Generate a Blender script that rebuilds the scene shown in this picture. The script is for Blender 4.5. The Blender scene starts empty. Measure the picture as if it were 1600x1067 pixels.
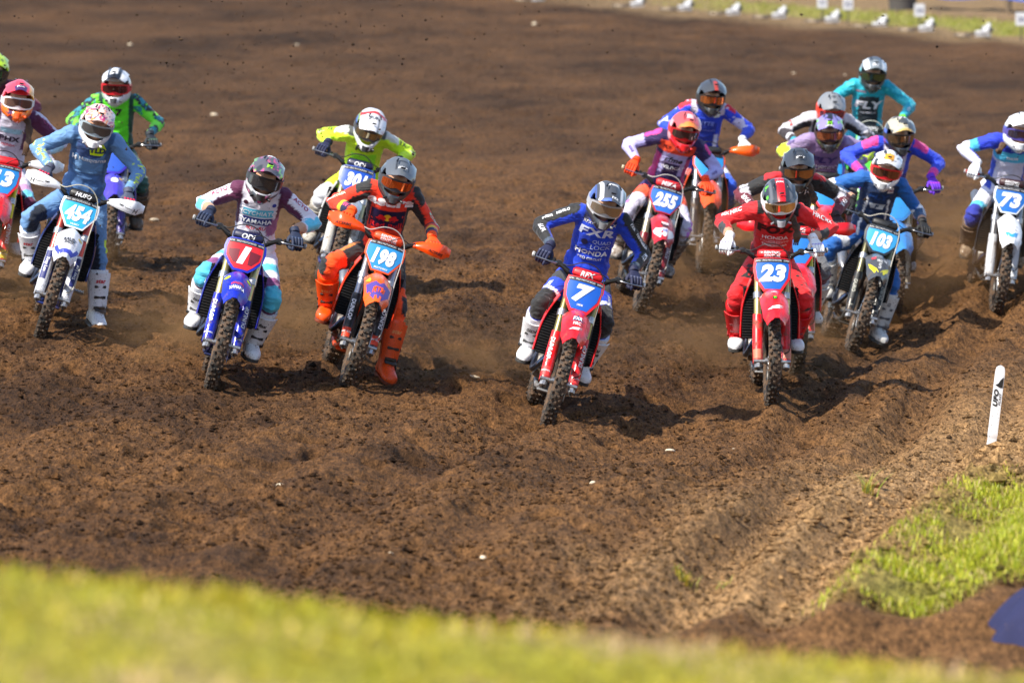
import bpy, bmesh, math, random, time
import numpy as np
from mathutils import Vector, Matrix
from mathutils.bvhtree import BVHTree

T0 = time.time()
SC = bpy.context.scene
COL = SC.collection
R = math.radians
rng = np.random.default_rng(7)
random.seed(7)

# ------------------------------------------------------------------ camera, sky, sun, exposure
CAM_H = 3.38
FPX = 8889.0                      # 200 mm lens on a 36 mm sensor, in pixels of a 1600 wide frame
PITCH = math.atan((533.5 + 130.0) / FPX)
cd = bpy.data.cameras.new('camera')
cam = bpy.data.objects.new('camera', cd); COL.objects.link(cam)
cam.location = (0, 0, CAM_H); cam.rotation_euler = (math.pi / 2 - PITCH, 0, 0)
cd.lens = 200; cd.sensor_width = 36; cd.clip_start = 0.5; cd.clip_end = 4000
cd.dof.use_dof = True; cd.dof.focus_distance = 40.5; cd.dof.aperture_fstop = 3.5
SC.camera = cam

SUN_EL, SUN_AZ = 49.0, 229.0      # azimuth clockwise from +Y (away from the camera): from the left and the camera's side
sun_dir = Vector((math.sin(R(SUN_AZ)) * math.cos(R(SUN_EL)), math.cos(R(SUN_AZ)) * math.cos(R(SUN_EL)), math.sin(R(SUN_EL))))
w = bpy.data.worlds.new('World'); SC.world = w; w.use_nodes = True
wn = w.node_tree.nodes; wl = w.node_tree.links
sky = wn.new('ShaderNodeTexSky'); sky.sky_type = 'NISHITA'; sky.sun_disc = False
sky.sun_elevation = R(SUN_EL)
sky.sun_rotation = math.atan2(sun_dir.x, sun_dir.y)
wl.new(sky.outputs[0], wn['Background'].inputs[0]); wn['Background'].inputs[1].default_value = 0.15
ld = bpy.data.lights.new('sun', 'SUN'); ld.energy = 4.8; ld.angle = R(0.6); ld.color = (1.0, 0.93, 0.80)
sun = bpy.data.objects.new('sun', ld); COL.objects.link(sun)
sun.rotation_euler = sun_dir.to_track_quat('Z', 'Y').to_euler()
SC.view_settings.view_transform = 'Standard'; SC.view_settings.look = 'None'
SC.view_settings.exposure = 0.62; SC.view_settings.gamma = 1.0; SC.view_settings.use_curve_mapping = False

# ------------------------------------------------------------------ helpers
def cam_point(px, py, depth):
    """world point seen at pixel (of the 1600 wide frame) at a given depth along the optical axis"""
    xc = (px - 800) / FPX * depth; yc = -(py - 533.5) / FPX * depth
    c, s = math.cos(PITCH), math.sin(PITCH)
    return Vector((xc, depth * c + yc * s, CAM_H - depth * s + yc * c))

def S(r, g, b):
    def f(v):
        v /= 255.0
        return v / 12.92 if v <= 0.04045 else ((v + 0.055) / 1.055) ** 2.4
    return (f(r), f(g), f(b))

def smooth(a, b, x):
    t = np.clip((x - a) / (b - a), 0, 1)
    return t * t * (3 - 2 * t)

def _hash(ix, iy, seed):
    h = (ix.astype(np.int64) * 374761393 + iy.astype(np.int64) * 668265263 + seed * 1442695041) & 0xFFFFFFFF
    h = ((h ^ (h >> 13)) * 1274126177) & 0xFFFFFFFF
    return ((h ^ (h >> 16)) & 0xFFFF) / 65535.0

def vnoise(x, y, seed=0):
    x = np.asarray(x, float); y = np.asarray(y, float)
    ix = np.floor(x); iy = np.floor(y); fx = x - ix; fy = y - iy
    fx = fx * fx * (3 - 2 * fx); fy = fy * fy * (3 - 2 * fy)
    a = _hash(ix, iy, seed); b = _hash(ix + 1, iy, seed); c = _hash(ix, iy + 1, seed); d = _hash(ix + 1, iy + 1, seed)
    return (a * (1 - fx) + b * fx) * (1 - fy) + (c * (1 - fx) + d * fx) * fy

def fbm(x, y, seed=0, oct=4, gain=0.5):
    s = 0; a = 1; n = 0
    for o in range(oct):
        s = s + a * vnoise(x * 2 ** o + 13.7 * o, y * 2 ** o - 7.1 * o, seed + o); n += a; a *= gain
    return s / n

def n3(P, sc, seed=0):
    """cheap 3-D noise from three planes"""
    x, y, z = P[:, 0] * sc, P[:, 1] * sc, P[:, 2] * sc
    return (fbm(x + 5, y + 9, seed, 3) + fbm(y + 31, z + 17, seed + 9, 3) + fbm(z + 3, x + 41, seed + 21, 3)) / 3

def raw_mesh(name, V, F, smooth_angle=40):
    V = np.asarray(V, float)
    me = bpy.data.meshes.new(name)
    me.from_pydata(V.tolist(), [], [tuple(f) for f in F])
    me.update()
    if smooth_angle:
        me.polygons.foreach_set('use_smooth', np.ones(len(me.polygons), bool))
        if smooth_angle < 180: me.set_sharp_from_angle(angle=R(smooth_angle))
    return me

def big_mesh(name, V, F4, smooth_on=True):
    """fast mesh from numpy arrays; F4 is (n,4) or (n,3)"""
    me = bpy.data.meshes.new(name); k = F4.shape[1]
    me.vertices.add(len(V)); me.vertices.foreach_set('co', np.ascontiguousarray(V, np.float32).ravel())
    me.loops.add(F4.size); me.loops.foreach_set('vertex_index', np.ascontiguousarray(F4, np.int32).ravel())
    me.polygons.add(len(F4)); me.polygons.foreach_set('loop_start', np.arange(0, F4.size, k, dtype=np.int32))
    me.polygons.foreach_set('loop_total', np.full(len(F4), k, np.int32))
    me.polygons.foreach_set('use_smooth', np.full(len(F4), smooth_on, bool))
    me.update(calc_edges=True); me.validate()
    return me

def set_col(me, C):
    a = me.color_attributes.new('Col', 'FLOAT_COLOR', 'POINT')
    c = np.ones((len(me.vertices), 4), np.float32); c[:, :3] = C
    a.data.foreach_set('color', c.ravel())

def obj(name, me, mat=None, parent=None, M=None):
    o = bpy.data.objects.new(name, me); COL.objects.link(o)
    if parent is not None: o.parent = parent
    if M is not None: o.matrix_local = M
    if mat is not None:
        if len(me.materials) == 0: me.materials.append(None)
        o.material_slots[0].link = 'OBJECT'; o.material_slots[0].material = mat
    return o

def empty(name, M=None, parent=None):
    o = bpy.data.objects.new(name, None); COL.objects.link(o); o.empty_display_size = 0.1
    if parent is not None: o.parent = parent
    if M is not None: o.matrix_local = M
    return o

def tag(o, label=None, cat=None, group=None, kind=None):
    if label: o['label'] = label
    if cat: o['category'] = cat
    if group: o['group'] = group
    if kind: o['kind'] = kind
    return o

def join(*parts):
    V = []; F = []; k = 0
    for v, f in parts:
        V.extend([tuple(p) for p in v]); F.extend([tuple(i + k for i in q) for q in f]); k += len(v)
    return V, F

def mirror(vf):
    v, f = vf
    return [(-p[0], p[1], p[2]) for p in v], [tuple(reversed(q)) for q in f]

def loft(rings, cap=True, closed=True):
    V = [tuple(p) for r in rings for p in r]; n = len(rings[0]); F = []
    for i in range(len(rings) - 1):
        for j in range(n if closed else n - 1):
            a = i * n + j; b = i * n + (j + 1) % n
            F.append((a, b, b + n, a + n))
    if cap:
        F.append(tuple(range(n - 1, -1, -1))); m = (len(rings) - 1) * n; F.append(tuple(range(m, m + n)))
    return V, F

def ring(c, ax, ay, rx, ry, n=16, p=2.0):
    c = np.array(c, float); ax = np.array(ax, float); ay = np.array(ay, float); out = []
    for k in range(n):
        t = 2 * math.pi * k / n; a, b = math.cos(t), math.sin(t)
        x = math.copysign(abs(a) ** (2 / p), a) * rx; y = math.copysign(abs(b) ** (2 / p), b) * ry
        out.append(c + ax * x + ay * y)
    return out

def tube(pts, r, n=10, cap=True, flat=1.0):
    pts = [Vector(p) for p in pts]; m = len(pts)
    rr = [r] * m if np.isscalar(r) else list(r)
    tan = [(pts[min(i + 1, m - 1)] - pts[max(i - 1, 0)]).normalized() for i in range(m)]
    up = Vector((0, 0, 1)) if abs(tan[0].z) < 0.9 else Vector((0, 1, 0))
    x = tan[0].cross(up).normalized(); rings = []
    for i in range(m):
        x = (x - tan[i] * x.dot(tan[i])).normalized(); y = tan[i].cross(x)
        rings.append([pts[i] + (x * math.cos(2 * math.pi * k / n) + y * math.sin(2 * math.pi * k / n) * flat) * rr[i] for k in range(n)])
    return loft(rings, cap)

def spline(pts, k=6):
    """Catmull-Rom through pts"""
    P = [Vector(p) for p in pts]; P = [P[0] * 2 - P[1]] + P + [P[-1] * 2 - P[-2]]; out = []
    for i in range(1, len(P) - 2):
        for j in range(k):
            t = j / k
            out.append(0.5 * ((2 * P[i]) + (P[i + 1] - P[i - 1]) * t + (2 * P[i - 1] - 5 * P[i] + 4 * P[i + 1] - P[i + 2]) * t * t
                              + (3 * P[i] - P[i - 1] - 3 * P[i + 1] + P[i + 2]) * t ** 3))
    out.append(P[-2]); return out

def rbox(c, s, b=0.01, M=None):
    hx, hy, hz = s[0] / 2, s[1] / 2, s[2] / 2; b = min(b, hx * .9, hy * .9, hz * .9)
    def oct_(x, y): return [(x, y - b), (x - b, y), (-x + b, y), (-x, y - b), (-x, -y + b), (-x + b, -y), (x - b, -y), (x, -y + b)]
    rings = []
    for z, ins in ((-hz, b), (-hz + b, 0), (hz - b, 0), (hz, b)):
        rings.append([Vector((c[0] + p[0], c[1] + p[1], c[2] + z)) if M is None else Vector(c) + M @ Vector((p[0], p[1], z)) for p in oct_(hx - ins, hy - ins)])
    return loft(rings)

def sheet(G, th):
    """closed shell from an (m,n,3) grid; th is the thickness against the grid normal"""
    G = np.asarray(G, float); m, n = G.shape[:2]
    du = np.gradient(G, axis=0); dv = np.gradient(G, axis=1)
    N = np.cross(du, dv); N /= np.linalg.norm(N, axis=2, keepdims=True) + 1e-9
    B = G - N * th
    V = np.concatenate([G.reshape(-1, 3), B.reshape(-1, 3)]); k = m * n; F = []
    for i in range(m - 1):
        for j in range(n - 1):
            a = i * n + j
            F.append((a, a + n, a + n + 1, a + 1)); F.append((a + k, a + 1 + k, a + n + 1 + k, a + n + k))
    edge = [i * n for i in range(m)] + [(m - 1) * n + j for j in range(1, n)] + [i * n + n - 1 for i in range(m - 2, -1, -1)] + [j for j in range(n - 2, 0, -1)]
    for a, b in zip(edge, edge[1:] + edge[:1]): F.append((b, a, a + k, b + k))
    return V, F

def revolve(prof, n=48, axis='x', c=(0, 0, 0)):
    """closed profile [(x, r)] spun round the X axis through c"""
    rings = []
    for k in range(n):
        t = 2 * math.pi * k / n
        rings.append([(c[0] + x, c[1] + r * math.sin(t), c[2] + r * math.cos(t)) for x, r in prof])
    V = [p for q in rings for p in q]; m = len(prof); F = []
    for k in range(n):
        for j in range(m):
            a = k * m + j; b = k * m + (j + 1) % m; a2 = ((k + 1) % n) * m + j; b2 = ((k + 1) % n) * m + (j + 1) % m
            F.append((a, a2, b2, b))
    return V, F

# ------------------------------------------------------------------ materials
MATS = {}
SOIL = (0.085, 0.050, 0.029)
def mat(name, col=(0.8, 0.8, 0.8), rough=0.5, metal=0.0, dirt=0.0, coat=0.0, bump=0.0, bscale=60.0, attr=False, spec=0.5, vary=0.0, dscale=9.0, sheen=0.0, wrinkle=0.0):
    if name in MATS: return MATS[name]
    m = bpy.data.materials.new(name); m.use_nodes = True; MATS[name] = m
    N = m.node_tree.nodes; L = m.node_tree.links; b = N['Principled BSDF']
    b.inputs['Roughness'].default_value = rough; b.inputs['Metallic'].default_value = metal
    b.inputs['Coat Weight'].default_value = coat; b.inputs['Coat Roughness'].default_value = 0.08
    b.inputs['Specular IOR Level'].default_value = spec
    if sheen: b.inputs['Sheen Weight'].default_value = sheen
    tc = N.new('ShaderNodeTexCoord')
    if attr:
        at = N.new('ShaderNodeAttribute'); at.attribute_name = 'Col'; out = at.outputs['Color']
    else:
        rgb = N.new('ShaderNodeRGB'); rgb.outputs[0].default_value = (*col, 1); out = rgb.outputs[0]
    if vary:
        nz = N.new('ShaderNodeTexNoise'); nz.inputs['Scale'].default_value = 14; nz.inputs['Detail'].default_value = 4
        L.new(tc.outputs['Object'], nz.inputs['Vector'])
        mp = N.new('ShaderNodeMapRange'); mp.inputs[3].default_value = 1 - vary; mp.inputs[4].default_value = 1 + vary
        mp.inputs[1].default_value = 0.3; mp.inputs[2].default_value = 0.7
        L.new(nz.outputs['Fac'], mp.inputs[0])
        mx = N.new('ShaderNodeVectorMath'); mx.operation = 'SCALE'
        L.new(out, mx.inputs[0]); L.new(mp.outputs[0], mx.inputs['Scale']); out = mx.outputs[0]
    if dirt > 0:
        nz = N.new('ShaderNodeTexNoise'); nz.inputs['Scale'].default_value = dscale; nz.inputs['Detail'].default_value = 8; nz.inputs['Roughness'].default_value = 0.72
        L.new(tc.outputs['Object'], nz.inputs['Vector'])
        mp = N.new('ShaderNodeMapRange'); c = 0.74 - 0.3 * dirt
        mp.inputs[1].default_value = c; mp.inputs[2].default_value = c + 0.12; mp.inputs[4].default_value = 0.9
        L.new(nz.outputs['Fac'], mp.inputs[0])
        sp = N.new('ShaderNodeTexNoise'); sp.inputs['Scale'].default_value = 95; sp.inputs['Detail'].default_value = 2
        L.new(tc.outputs['Object'], sp.inputs['Vector'])
        m2 = N.new('ShaderNodeMapRange'); m2.inputs[1].default_value = 0.70 - 0.08 * dirt; m2.inputs[2].default_value = 0.74 - 0.08 * dirt; m2.inputs[4].default_value = 0.85
        L.new(sp.outputs['Fac'], m2.inputs[0])
        ma = N.new('ShaderNodeMath'); ma.operation = 'MAXIMUM'; L.new(mp.outputs[0], ma.inputs[0]); L.new(m2.outputs[0], ma.inputs[1])
        mix = N.new('ShaderNodeMix'); mix.data_type = 'RGBA'
        L.new(ma.outputs[0], mix.inputs[0]); L.new(out, mix.inputs[6]); mix.inputs[7].default_value = (SOIL[0] * 1.5, SOIL[1] * 1.5, SOIL[2] * 1.5, 1)
        out = mix.outputs[2]
        mr = N.new('ShaderNodeMapRange'); mr.inputs[3].default_value = rough; mr.inputs[4].default_value = 0.9
        L.new(ma.outputs[0], mr.inputs[0]); L.new(mr.outputs[0], b.inputs['Roughness'])
        if coat:
            mc = N.new('ShaderNodeMapRange'); mc.inputs[3].default_value = coat; mc.inputs[4].default_value = 0
            L.new(ma.outputs[0], mc.inputs[0]); L.new(mc.outputs[0], b.inputs['Coat Weight'])
    L.new(out, b.inputs['Base Color'])
    if bump:
        nb = N.new('ShaderNodeTexNoise'); nb.inputs['Scale'].default_value = bscale; nb.inputs['Detail'].default_value = 4
        L.new(tc.outputs['Object'], nb.inputs['Vector'])
        bp = N.new('ShaderNodeBump'); bp.inputs['Strength'].default_value = bump; bp.inputs['Distance'].default_value = 0.01
        L.new(nb.outputs['Fac'], bp.inputs['Height']); L.new(bp.outputs[0], b.inputs['Normal'])
        if wrinkle:
            nw = N.new('ShaderNodeTexNoise'); nw.inputs['Scale'].default_value = 5; nw.inputs['Detail'].default_value = 1; nw.inputs['Distortion'].default_value = 1.4
            mw = N.new('ShaderNodeMapping'); mw.inputs['Rotation'].default_value = (.5, .4, .3); mw.inputs['Scale'].default_value = (1, 1.3, 2.0); L.new(tc.outputs['Object'], mw.inputs['Vector']); L.new(mw.outputs[0], nw.inputs['Vector'])
            rw_ = N.new('ShaderNodeMath'); rw_.operation = 'PINGPONG'; rw_.inputs[1].default_value = .16; L.new(nw.outputs['Fac'], rw_.inputs[0])
            b0 = N.new('ShaderNodeBump'); b0.inputs['Strength'].default_value = wrinkle; b0.inputs['Distance'].default_value = .07; L.new(rw_.outputs[0], b0.inputs['Height']); L.new(b0.outputs[0], bp.inputs['Normal'])
    return m

def plastic(c, dirt=0.62, rough=0.32): 
    return mat('plastic_%d_%d_%d_%d' % (*[int(255 * v) for v in c], int(dirt * 100)), c, rough, dirt=dirt, coat=0.25, vary=0.04)
def ink(c): return mat('print_%d_%d_%d' % tuple(int(999 * v) for v in c), c, 0.5)
def lens_mat(c, tr):
    nm = 'lens_%d_%d_%d_%d' % (*[int(99 * v) for v in c], int(tr * 99))
    if nm in MATS: return MATS[nm]
    m = bpy.data.materials.new(nm); m.use_nodes = True; MATS[nm] = m; N = m.node_tree.nodes; L = m.node_tree.links
    b = N['Principled BSDF']; b.inputs['Base Color'].default_value = (*c, 1); b.inputs['Metallic'].default_value = 0.85; b.inputs['Roughness'].default_value = 0.07
    t = N.new('ShaderNodeBsdfTransparent'); t.inputs[0].default_value = (0.5 + c[0] / 2, 0.5 + c[1] / 2, 0.5 + c[2] / 2, 1)
    mx = N.new('ShaderNodeMixShader'); mx.inputs[0].default_value = tr
    L.new(b.outputs[0], mx.inputs[1]); L.new(t.outputs[0], mx.inputs[2]); L.new(mx.outputs[0], N['Material Output'].inputs[0])
    return m

M_RUB = mat('rubber_tyre', (0.022, 0.020, 0.018), 0.8, dirt=0.95, dscale=16, bump=0.4)
M_BLK = mat('black_plastic', (0.014, 0.014, 0.015), 0.45, dirt=0.35)
M_MATT = mat('matt_black', (0.008, 0.008, 0.009), 0.85, dirt=0.2, spec=.2)
M_RUBG = mat('black_grip', (0.012, 0.012, 0.012), 0.7)
M_ALU = mat('aluminium', (0.42, 0.42, 0.43), 0.38, 0.9, dirt=0.6, bump=0.1)
M_ENG = mat('engine_casting', (0.16, 0.15, 0.14), 0.5, 0.7, dirt=0.85)
M_CHR = mat('polished_slider', (0.5, 0.5, 0.5), 0.18, 1.0, dirt=0.35)
M_STL = mat('steel', (0.35, 0.35, 0.36), 0.3, 1.0, dirt=0.3)
M_PIPE = mat('blued_pipe', (0.10, 0.13, 0.20), 0.3, 1.0, dirt=0.6)
M_SEAT = mat('seat_vinyl', (0.02, 0.02, 0.022), 0.6, dirt=0.3)
M_SKIN = mat('skin', (0.50, 0.27, 0.17), 0.5, vary=0.08)
M_HAIR = mat('brown_hair', (0.09, 0.045, 0.022), 0.55, bump=0.6, bscale=200)
M_CLOTH = mat('riding_cloth', attr=True, wrinkle=0.45, rough=0.75, dirt=0.16, bump=0.3, bscale=40, vary=0.05, sheen=0.15, dscale=6)
M_PAINT = mat('helmet_paint', attr=True, rough=0.28, coat=0.6, dirt=0.08)
M_LINER = mat('helmet_liner', (0.012, 0.012, 0.012), 0.9)
GOLD = S(190, 168, 110)

# ------------------------------------------------------------------ lettering
TXT = {}
def text_tris(s, bold=0.0, shear=0.0, maxe=0.12):
    """triangulated lettering of unit height, centred: (V2, tris)"""
    key = (s, bold, shear)
    if key in TXT: return TXT[key]
    c = bpy.data.curves.new('lettering', 'FONT'); c.body = s; c.offset = bold; c.shear = shear; c.resolution_u = 3
    c.space_character = 1.0 + bold * 1.6
    o = bpy.data.objects.new('lettering', c); COL.objects.link(o)
    dg = bpy.context.evaluated_depsgraph_get(); me = bpy.data.meshes.new_from_object(o.evaluated_get(dg))
    bpy.data.objects.remove(o); bpy.data.curves.remove(c)
    bm = bmesh.new(); bm.from_mesh(me); bpy.data.meshes.remove(me)
    xs = [v.co.x for v in bm.verts]; ys = [v.co.y for v in bm.verts]
    cx, cy, h = (min(xs) + max(xs)) / 2, (min(ys) + max(ys)) / 2, max(ys) - min(ys)
    for v in bm.verts: v.co = Vector(((v.co.x - cx) / h, (v.co.y - cy) / h, 0))
    for _ in range(4):
        bmesh.ops.triangulate(bm, faces=bm.faces)
        ed = [e for e in bm.edges if e.calc_length() > 0.28]
        if not ed: break
        bmesh.ops.subdivide_edges(bm, edges=ed, cuts=1)
    bmesh.ops.triangulate(bm, faces=bm.faces)
    bm.verts.ensure_lookup_table()
    V = np.array([v.co[:2] for v in bm.verts]); F = [[v.index for v in f.verts] for f in bm.faces]
    bm.free(); TXT[key] = (V, F); return V, F

def poly_tris(outline, maxe=0.25):
    """flat outline in unit space, triangulated finely enough to wrap"""
    bm = bmesh.new(); f = bm.faces.new([bm.verts.new((p[0], p[1], 0)) for p in outline])
    for _ in range(4):
        bmesh.ops.triangulate(bm, faces=bm.faces)
        ed = [e for e in bm.edges if e.calc_length() > maxe]
        if not ed: break
        bmesh.ops.subdivide_edges(bm, edges=ed, cuts=1)
    bmesh.ops.triangulate(bm, faces=bm.faces)
    V = np.array([v.co[:2] for v in bm.verts]); F = [[v.index for v in g.verts] for g in bm.faces]; bm.free()
    return V, F

def decal(name, tri, bvh, c, xd, yd, sx, sy, m, parent, off=0.004, nd=None, M=None):
    """lay a flat print on a surface: project along the normal of (xd, yd) onto bvh"""
    V2, F = tri; c = Vector(c); xd = Vector(xd).normalized(); yd = Vector(yd).normalized()
    n = Vector(nd).normalized() if nd is not None else xd.cross(yd).normalized()
    P = []; hitmask = []
    for a, b in V2:
        p = c + xd * (a * sx) + yd * (b * sy)
        h = bvh.ray_cast(p + n * 0.30, -n, 0.75)
        if h[0] is None: P.append(p); hitmask.append(False)
        else: P.append(h[0] + n * off); hitmask.append(True)
    F = [f for f in F if all(hitmask[i] for i in f)]
    if not F: return None
    # drop faces torn across depth gaps
    G = []
    for f in F:
        d = [(P[i] - c).dot(n) for i in f]
        if max(d) - min(d) < 0.05: G.append(f)
    if not G: return None
    if len(G) < .3 * len(tri[1]): return None
    me = raw_mesh(name, P, G, 180)
    return obj(name, me, m, parent, M)

def bvh_of(V, F): return BVHTree.FromPolygons([Vector(p) for p in V], [tuple(f) for f in F])

# ------------------------------------------------------------------ where every bike stands (front contact in the photograph, scale there in px per metre)
#        id      px    py    s   lean  yaw steer
BIKES = [
    ('7',      851,  652, 217, 17.5,  3,  -3),
    ('23',    1204,  676, 208,  1.5,  1,   0),
    ('198',    537,  608, 212, 19.0,  6,  -2),
    ('1',      327,  605, 217, 15.0,  3,   0),
    ('454',     60,  533, 203, 18.5,  4,  -2),
    ('103',   1326,  588, 185, 18.5,  4,  -3),
    ('255',    996,  484, 181, 15.5,  4,   0),
    ('73',    1553,  462, 178,  9.5,  2,  -2),
    ('301',    510,  457, 185, 16.0,  4,  -4),
    ('13',     -30,  452, 193, 11.0,  6,   0),
    ('yellow', -50,  377, 171,  8.0,  4,   0),
    ('green',  166,  424, 174,  3.0,  2,   6),
    ('blue',  1096,  418, 168,  5.0,  3,   0),
    ('black', 1242,  535, 198,  3.0,  4,   0),
    ('purple',1283,  480, 173,  4.0,  3,   0),
    ('grey',  1288,  428, 168,  3.0,  2,   0),
    ('teal',  1357,  385, 160,  3.0,  2,   0),
    ('pink',  1393,  486, 176,  4.0,  4,   0),
]
def softplus(t): return np.log1p(np.exp(np.clip(t, -30, 30))) + np.maximum(t - 30, 0)
def rise(y): return 0.0155 * 3 * softplus((np.asarray(y, float) - 42) / 3)
_cp = [cam_point(b[1], b[2], FPX / b[3]) for b in BIKES]
_cx = np.array([p.x for p in _cp]); _cy = np.array([p.y for p in _cp]); _cz = np.array([p.z for p in _cp])
_K = lambda x, y: np.exp(-(((x[..., None] - _cx) / 2.2) ** 2 + ((y[..., None] - _cy) / 5.5) ** 2))
_A = _K(_cx, _cy); _wt = np.linalg.solve(_A + 0.16 * np.eye(len(_cx)), _cz - rise(_cy))

def mound_line(y): return 1.30 + (y - 29.1) * 0.205
RUTS = [(1.02, 0.135, 0.085, 0.16), (1.62, 0.15, 0.075, 0.16), (0.45, 0.115, 0.05, 0.15), (-0.35, 0.10, 0.04, 0.18), (-1.2, 0.09, 0.045, 0.2),
        (-2.0, 0.08, 0.035, 0.2), (-2.9, 0.07, 0.03, 0.18), (2.35, 0.16, 0.07, 0.2), (3.2, 0.17, 0.05, 0.2), (-3.8, 0.05, 0.04, 0.25), (4.4, 0.18, 0.05, 0.2)]
def ground_base(x, y):
    """smooth height of the place: track, rise behind, spoil bank on the right, grass bank by the camera"""
    x = np.asarray(x, float); y = np.asarray(y, float)
    z = rise(y) + (_K(x, y) @ _wt)
    d = x - mound_line(y)
    z = z + 0.26 * smooth(0.0, 1.5, d) * smooth(25.5, 28, y) * (1 - smooth(40, 50, y))
    z = z + 0.07 * np.exp(-((y - 26.4 - 0.10 * (x - 1.5)) / 0.30) ** 2) * smooth(0.1, 0.9, x)
    crest = 1.90 - 0.118 * np.clip(x, -4, 4)
    near = crest + np.clip(11 - y, 0, 30) * 0.058
    k = smooth(11.2, 21, y)
    z = z * k + near * (1 - k) + 0.05 * (fbm(x * 1.3, y * 1.3, 77, 3) - .5) * (1 - k)
    return z
def ground_z(x, y, fine=True):
    x = np.asarray(x, float); y = np.asarray(y, float)
    z = ground_base(x, y)
    tr = smooth(24, 28, y) * (1 - 0.55 * smooth(46, 70, y))
    wob = 0.12 * (fbm(x * 0.0 + 3, y * 0.25, 5, 2) - .5)
    for i, (x0, k, dep, wd) in enumerate(RUTS):
        c = x0 + k * (y - 29) + 0.0012 * (y - 29) ** 2 + wob + 0.10 * (vnoise(y * 0.5, y * 0 + i, 31) - .5)
        u = (x - c) / wd; amp = dep * (0.45 + 1.1 * vnoise(y * 0.22 + i * 9, y * 0, 12))
        z = z + tr * amp * (-np.exp(-u * u) + 0.55 * np.exp(-((u - 1.7) / .7) ** 2) + 0.55 * np.exp(-((u + 1.7) / .7) ** 2))
    z = z + 0.055 * (fbm(x * 0.55, y * 0.4, 3, 3) - .5)
    xr = x - 0.125 * (y - 29) - 0.0012 * (y - 29) ** 2
    z = z + tr * (0.050 * (fbm(xr * 2.1, y * 0.10, 33, 3) - .5) + 0.030 * (fbm(xr * 5.5, y * 0.16, 34, 2) - .5))
    if fine:
        z = z + tr * 0.050 * (fbm(x * 2.6, y * 1.6, 50, 3) - .5)
        calm = 1 - 0.6 * smooth(-1.6, -0.2, x - mound_line(y)) * (1 - smooth(42, 48, y))
        lump = fbm(x * 8.0, y * 3.6, 60, 3); z = z + tr * calm * 0.085 * np.maximum(lump - 0.5, -0.07)
        pit = fbm(x * 4.6, y * 2.2, 64, 2); z = z - tr * calm * 0.30 * np.maximum(pit - 0.61, 0)
        z = z + tr * (.5 + .5 * calm) * 0.034 * (fbm(x * 19, y * 6.5, 70, 2) - .5)
        far = smooth(44, 60, y) * (1 - smooth(150, 200, y))
        z = z + far * (0.16 * (fbm(x * 0.9, y * 0.35, 72, 4) - .5) + 0.10 * np.maximum(fbm(x * 2.8, y * 1.1, 73, 3) - .5, -.05))
        m = smooth(-0.2, 0.5, x - mound_line(y)) * smooth(26, 28, y) * (1 - smooth(42, 50, y))
        z = z + m * 0.05 * np.maximum(fbm(x * 6, y * 3.5, 81, 3) - 0.5, -0.02)
    return z
def gz(x, y): return float(ground_z(np.array([x]), np.array([y]), False)[0])

def axis_pts(segs):
    out = []
    for a, b, st in segs: out.append(np.arange(a, b, st))
    return np.concatenate(out)
xs = axis_pts([(-420, -60, 30), (-60, -14, 3.0), (-14, -6.4, 0.25), (-6.2, 6.2, 0.0225), (6.4, 14, 0.25), (14, 60, 3.0), (60, 421, 30)])
ys = axis_pts([(-30, 4, 2.0), (4, 26, 0.2), (26, 50, 0.06), (50, 66, 0.13), (66, 150, 0.35), (150, 300, 6), (300, 1500, 60)])
GX, GY = np.meshgrid(xs, ys)
GZ = ground_z(GX, GY)
nx, ny = len(xs), len(ys)
idx = np.arange(nx * ny).reshape(ny, nx)
F4 = np.stack([idx[:-1, :-1], idx[:-1, 1:], idx[1:, 1:], idx[1:, :-1]], -1).reshape(-1, 4)
gme = big_mesh('ground', np.stack([GX, GY, GZ], -1).reshape(-1, 3), F4)

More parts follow.
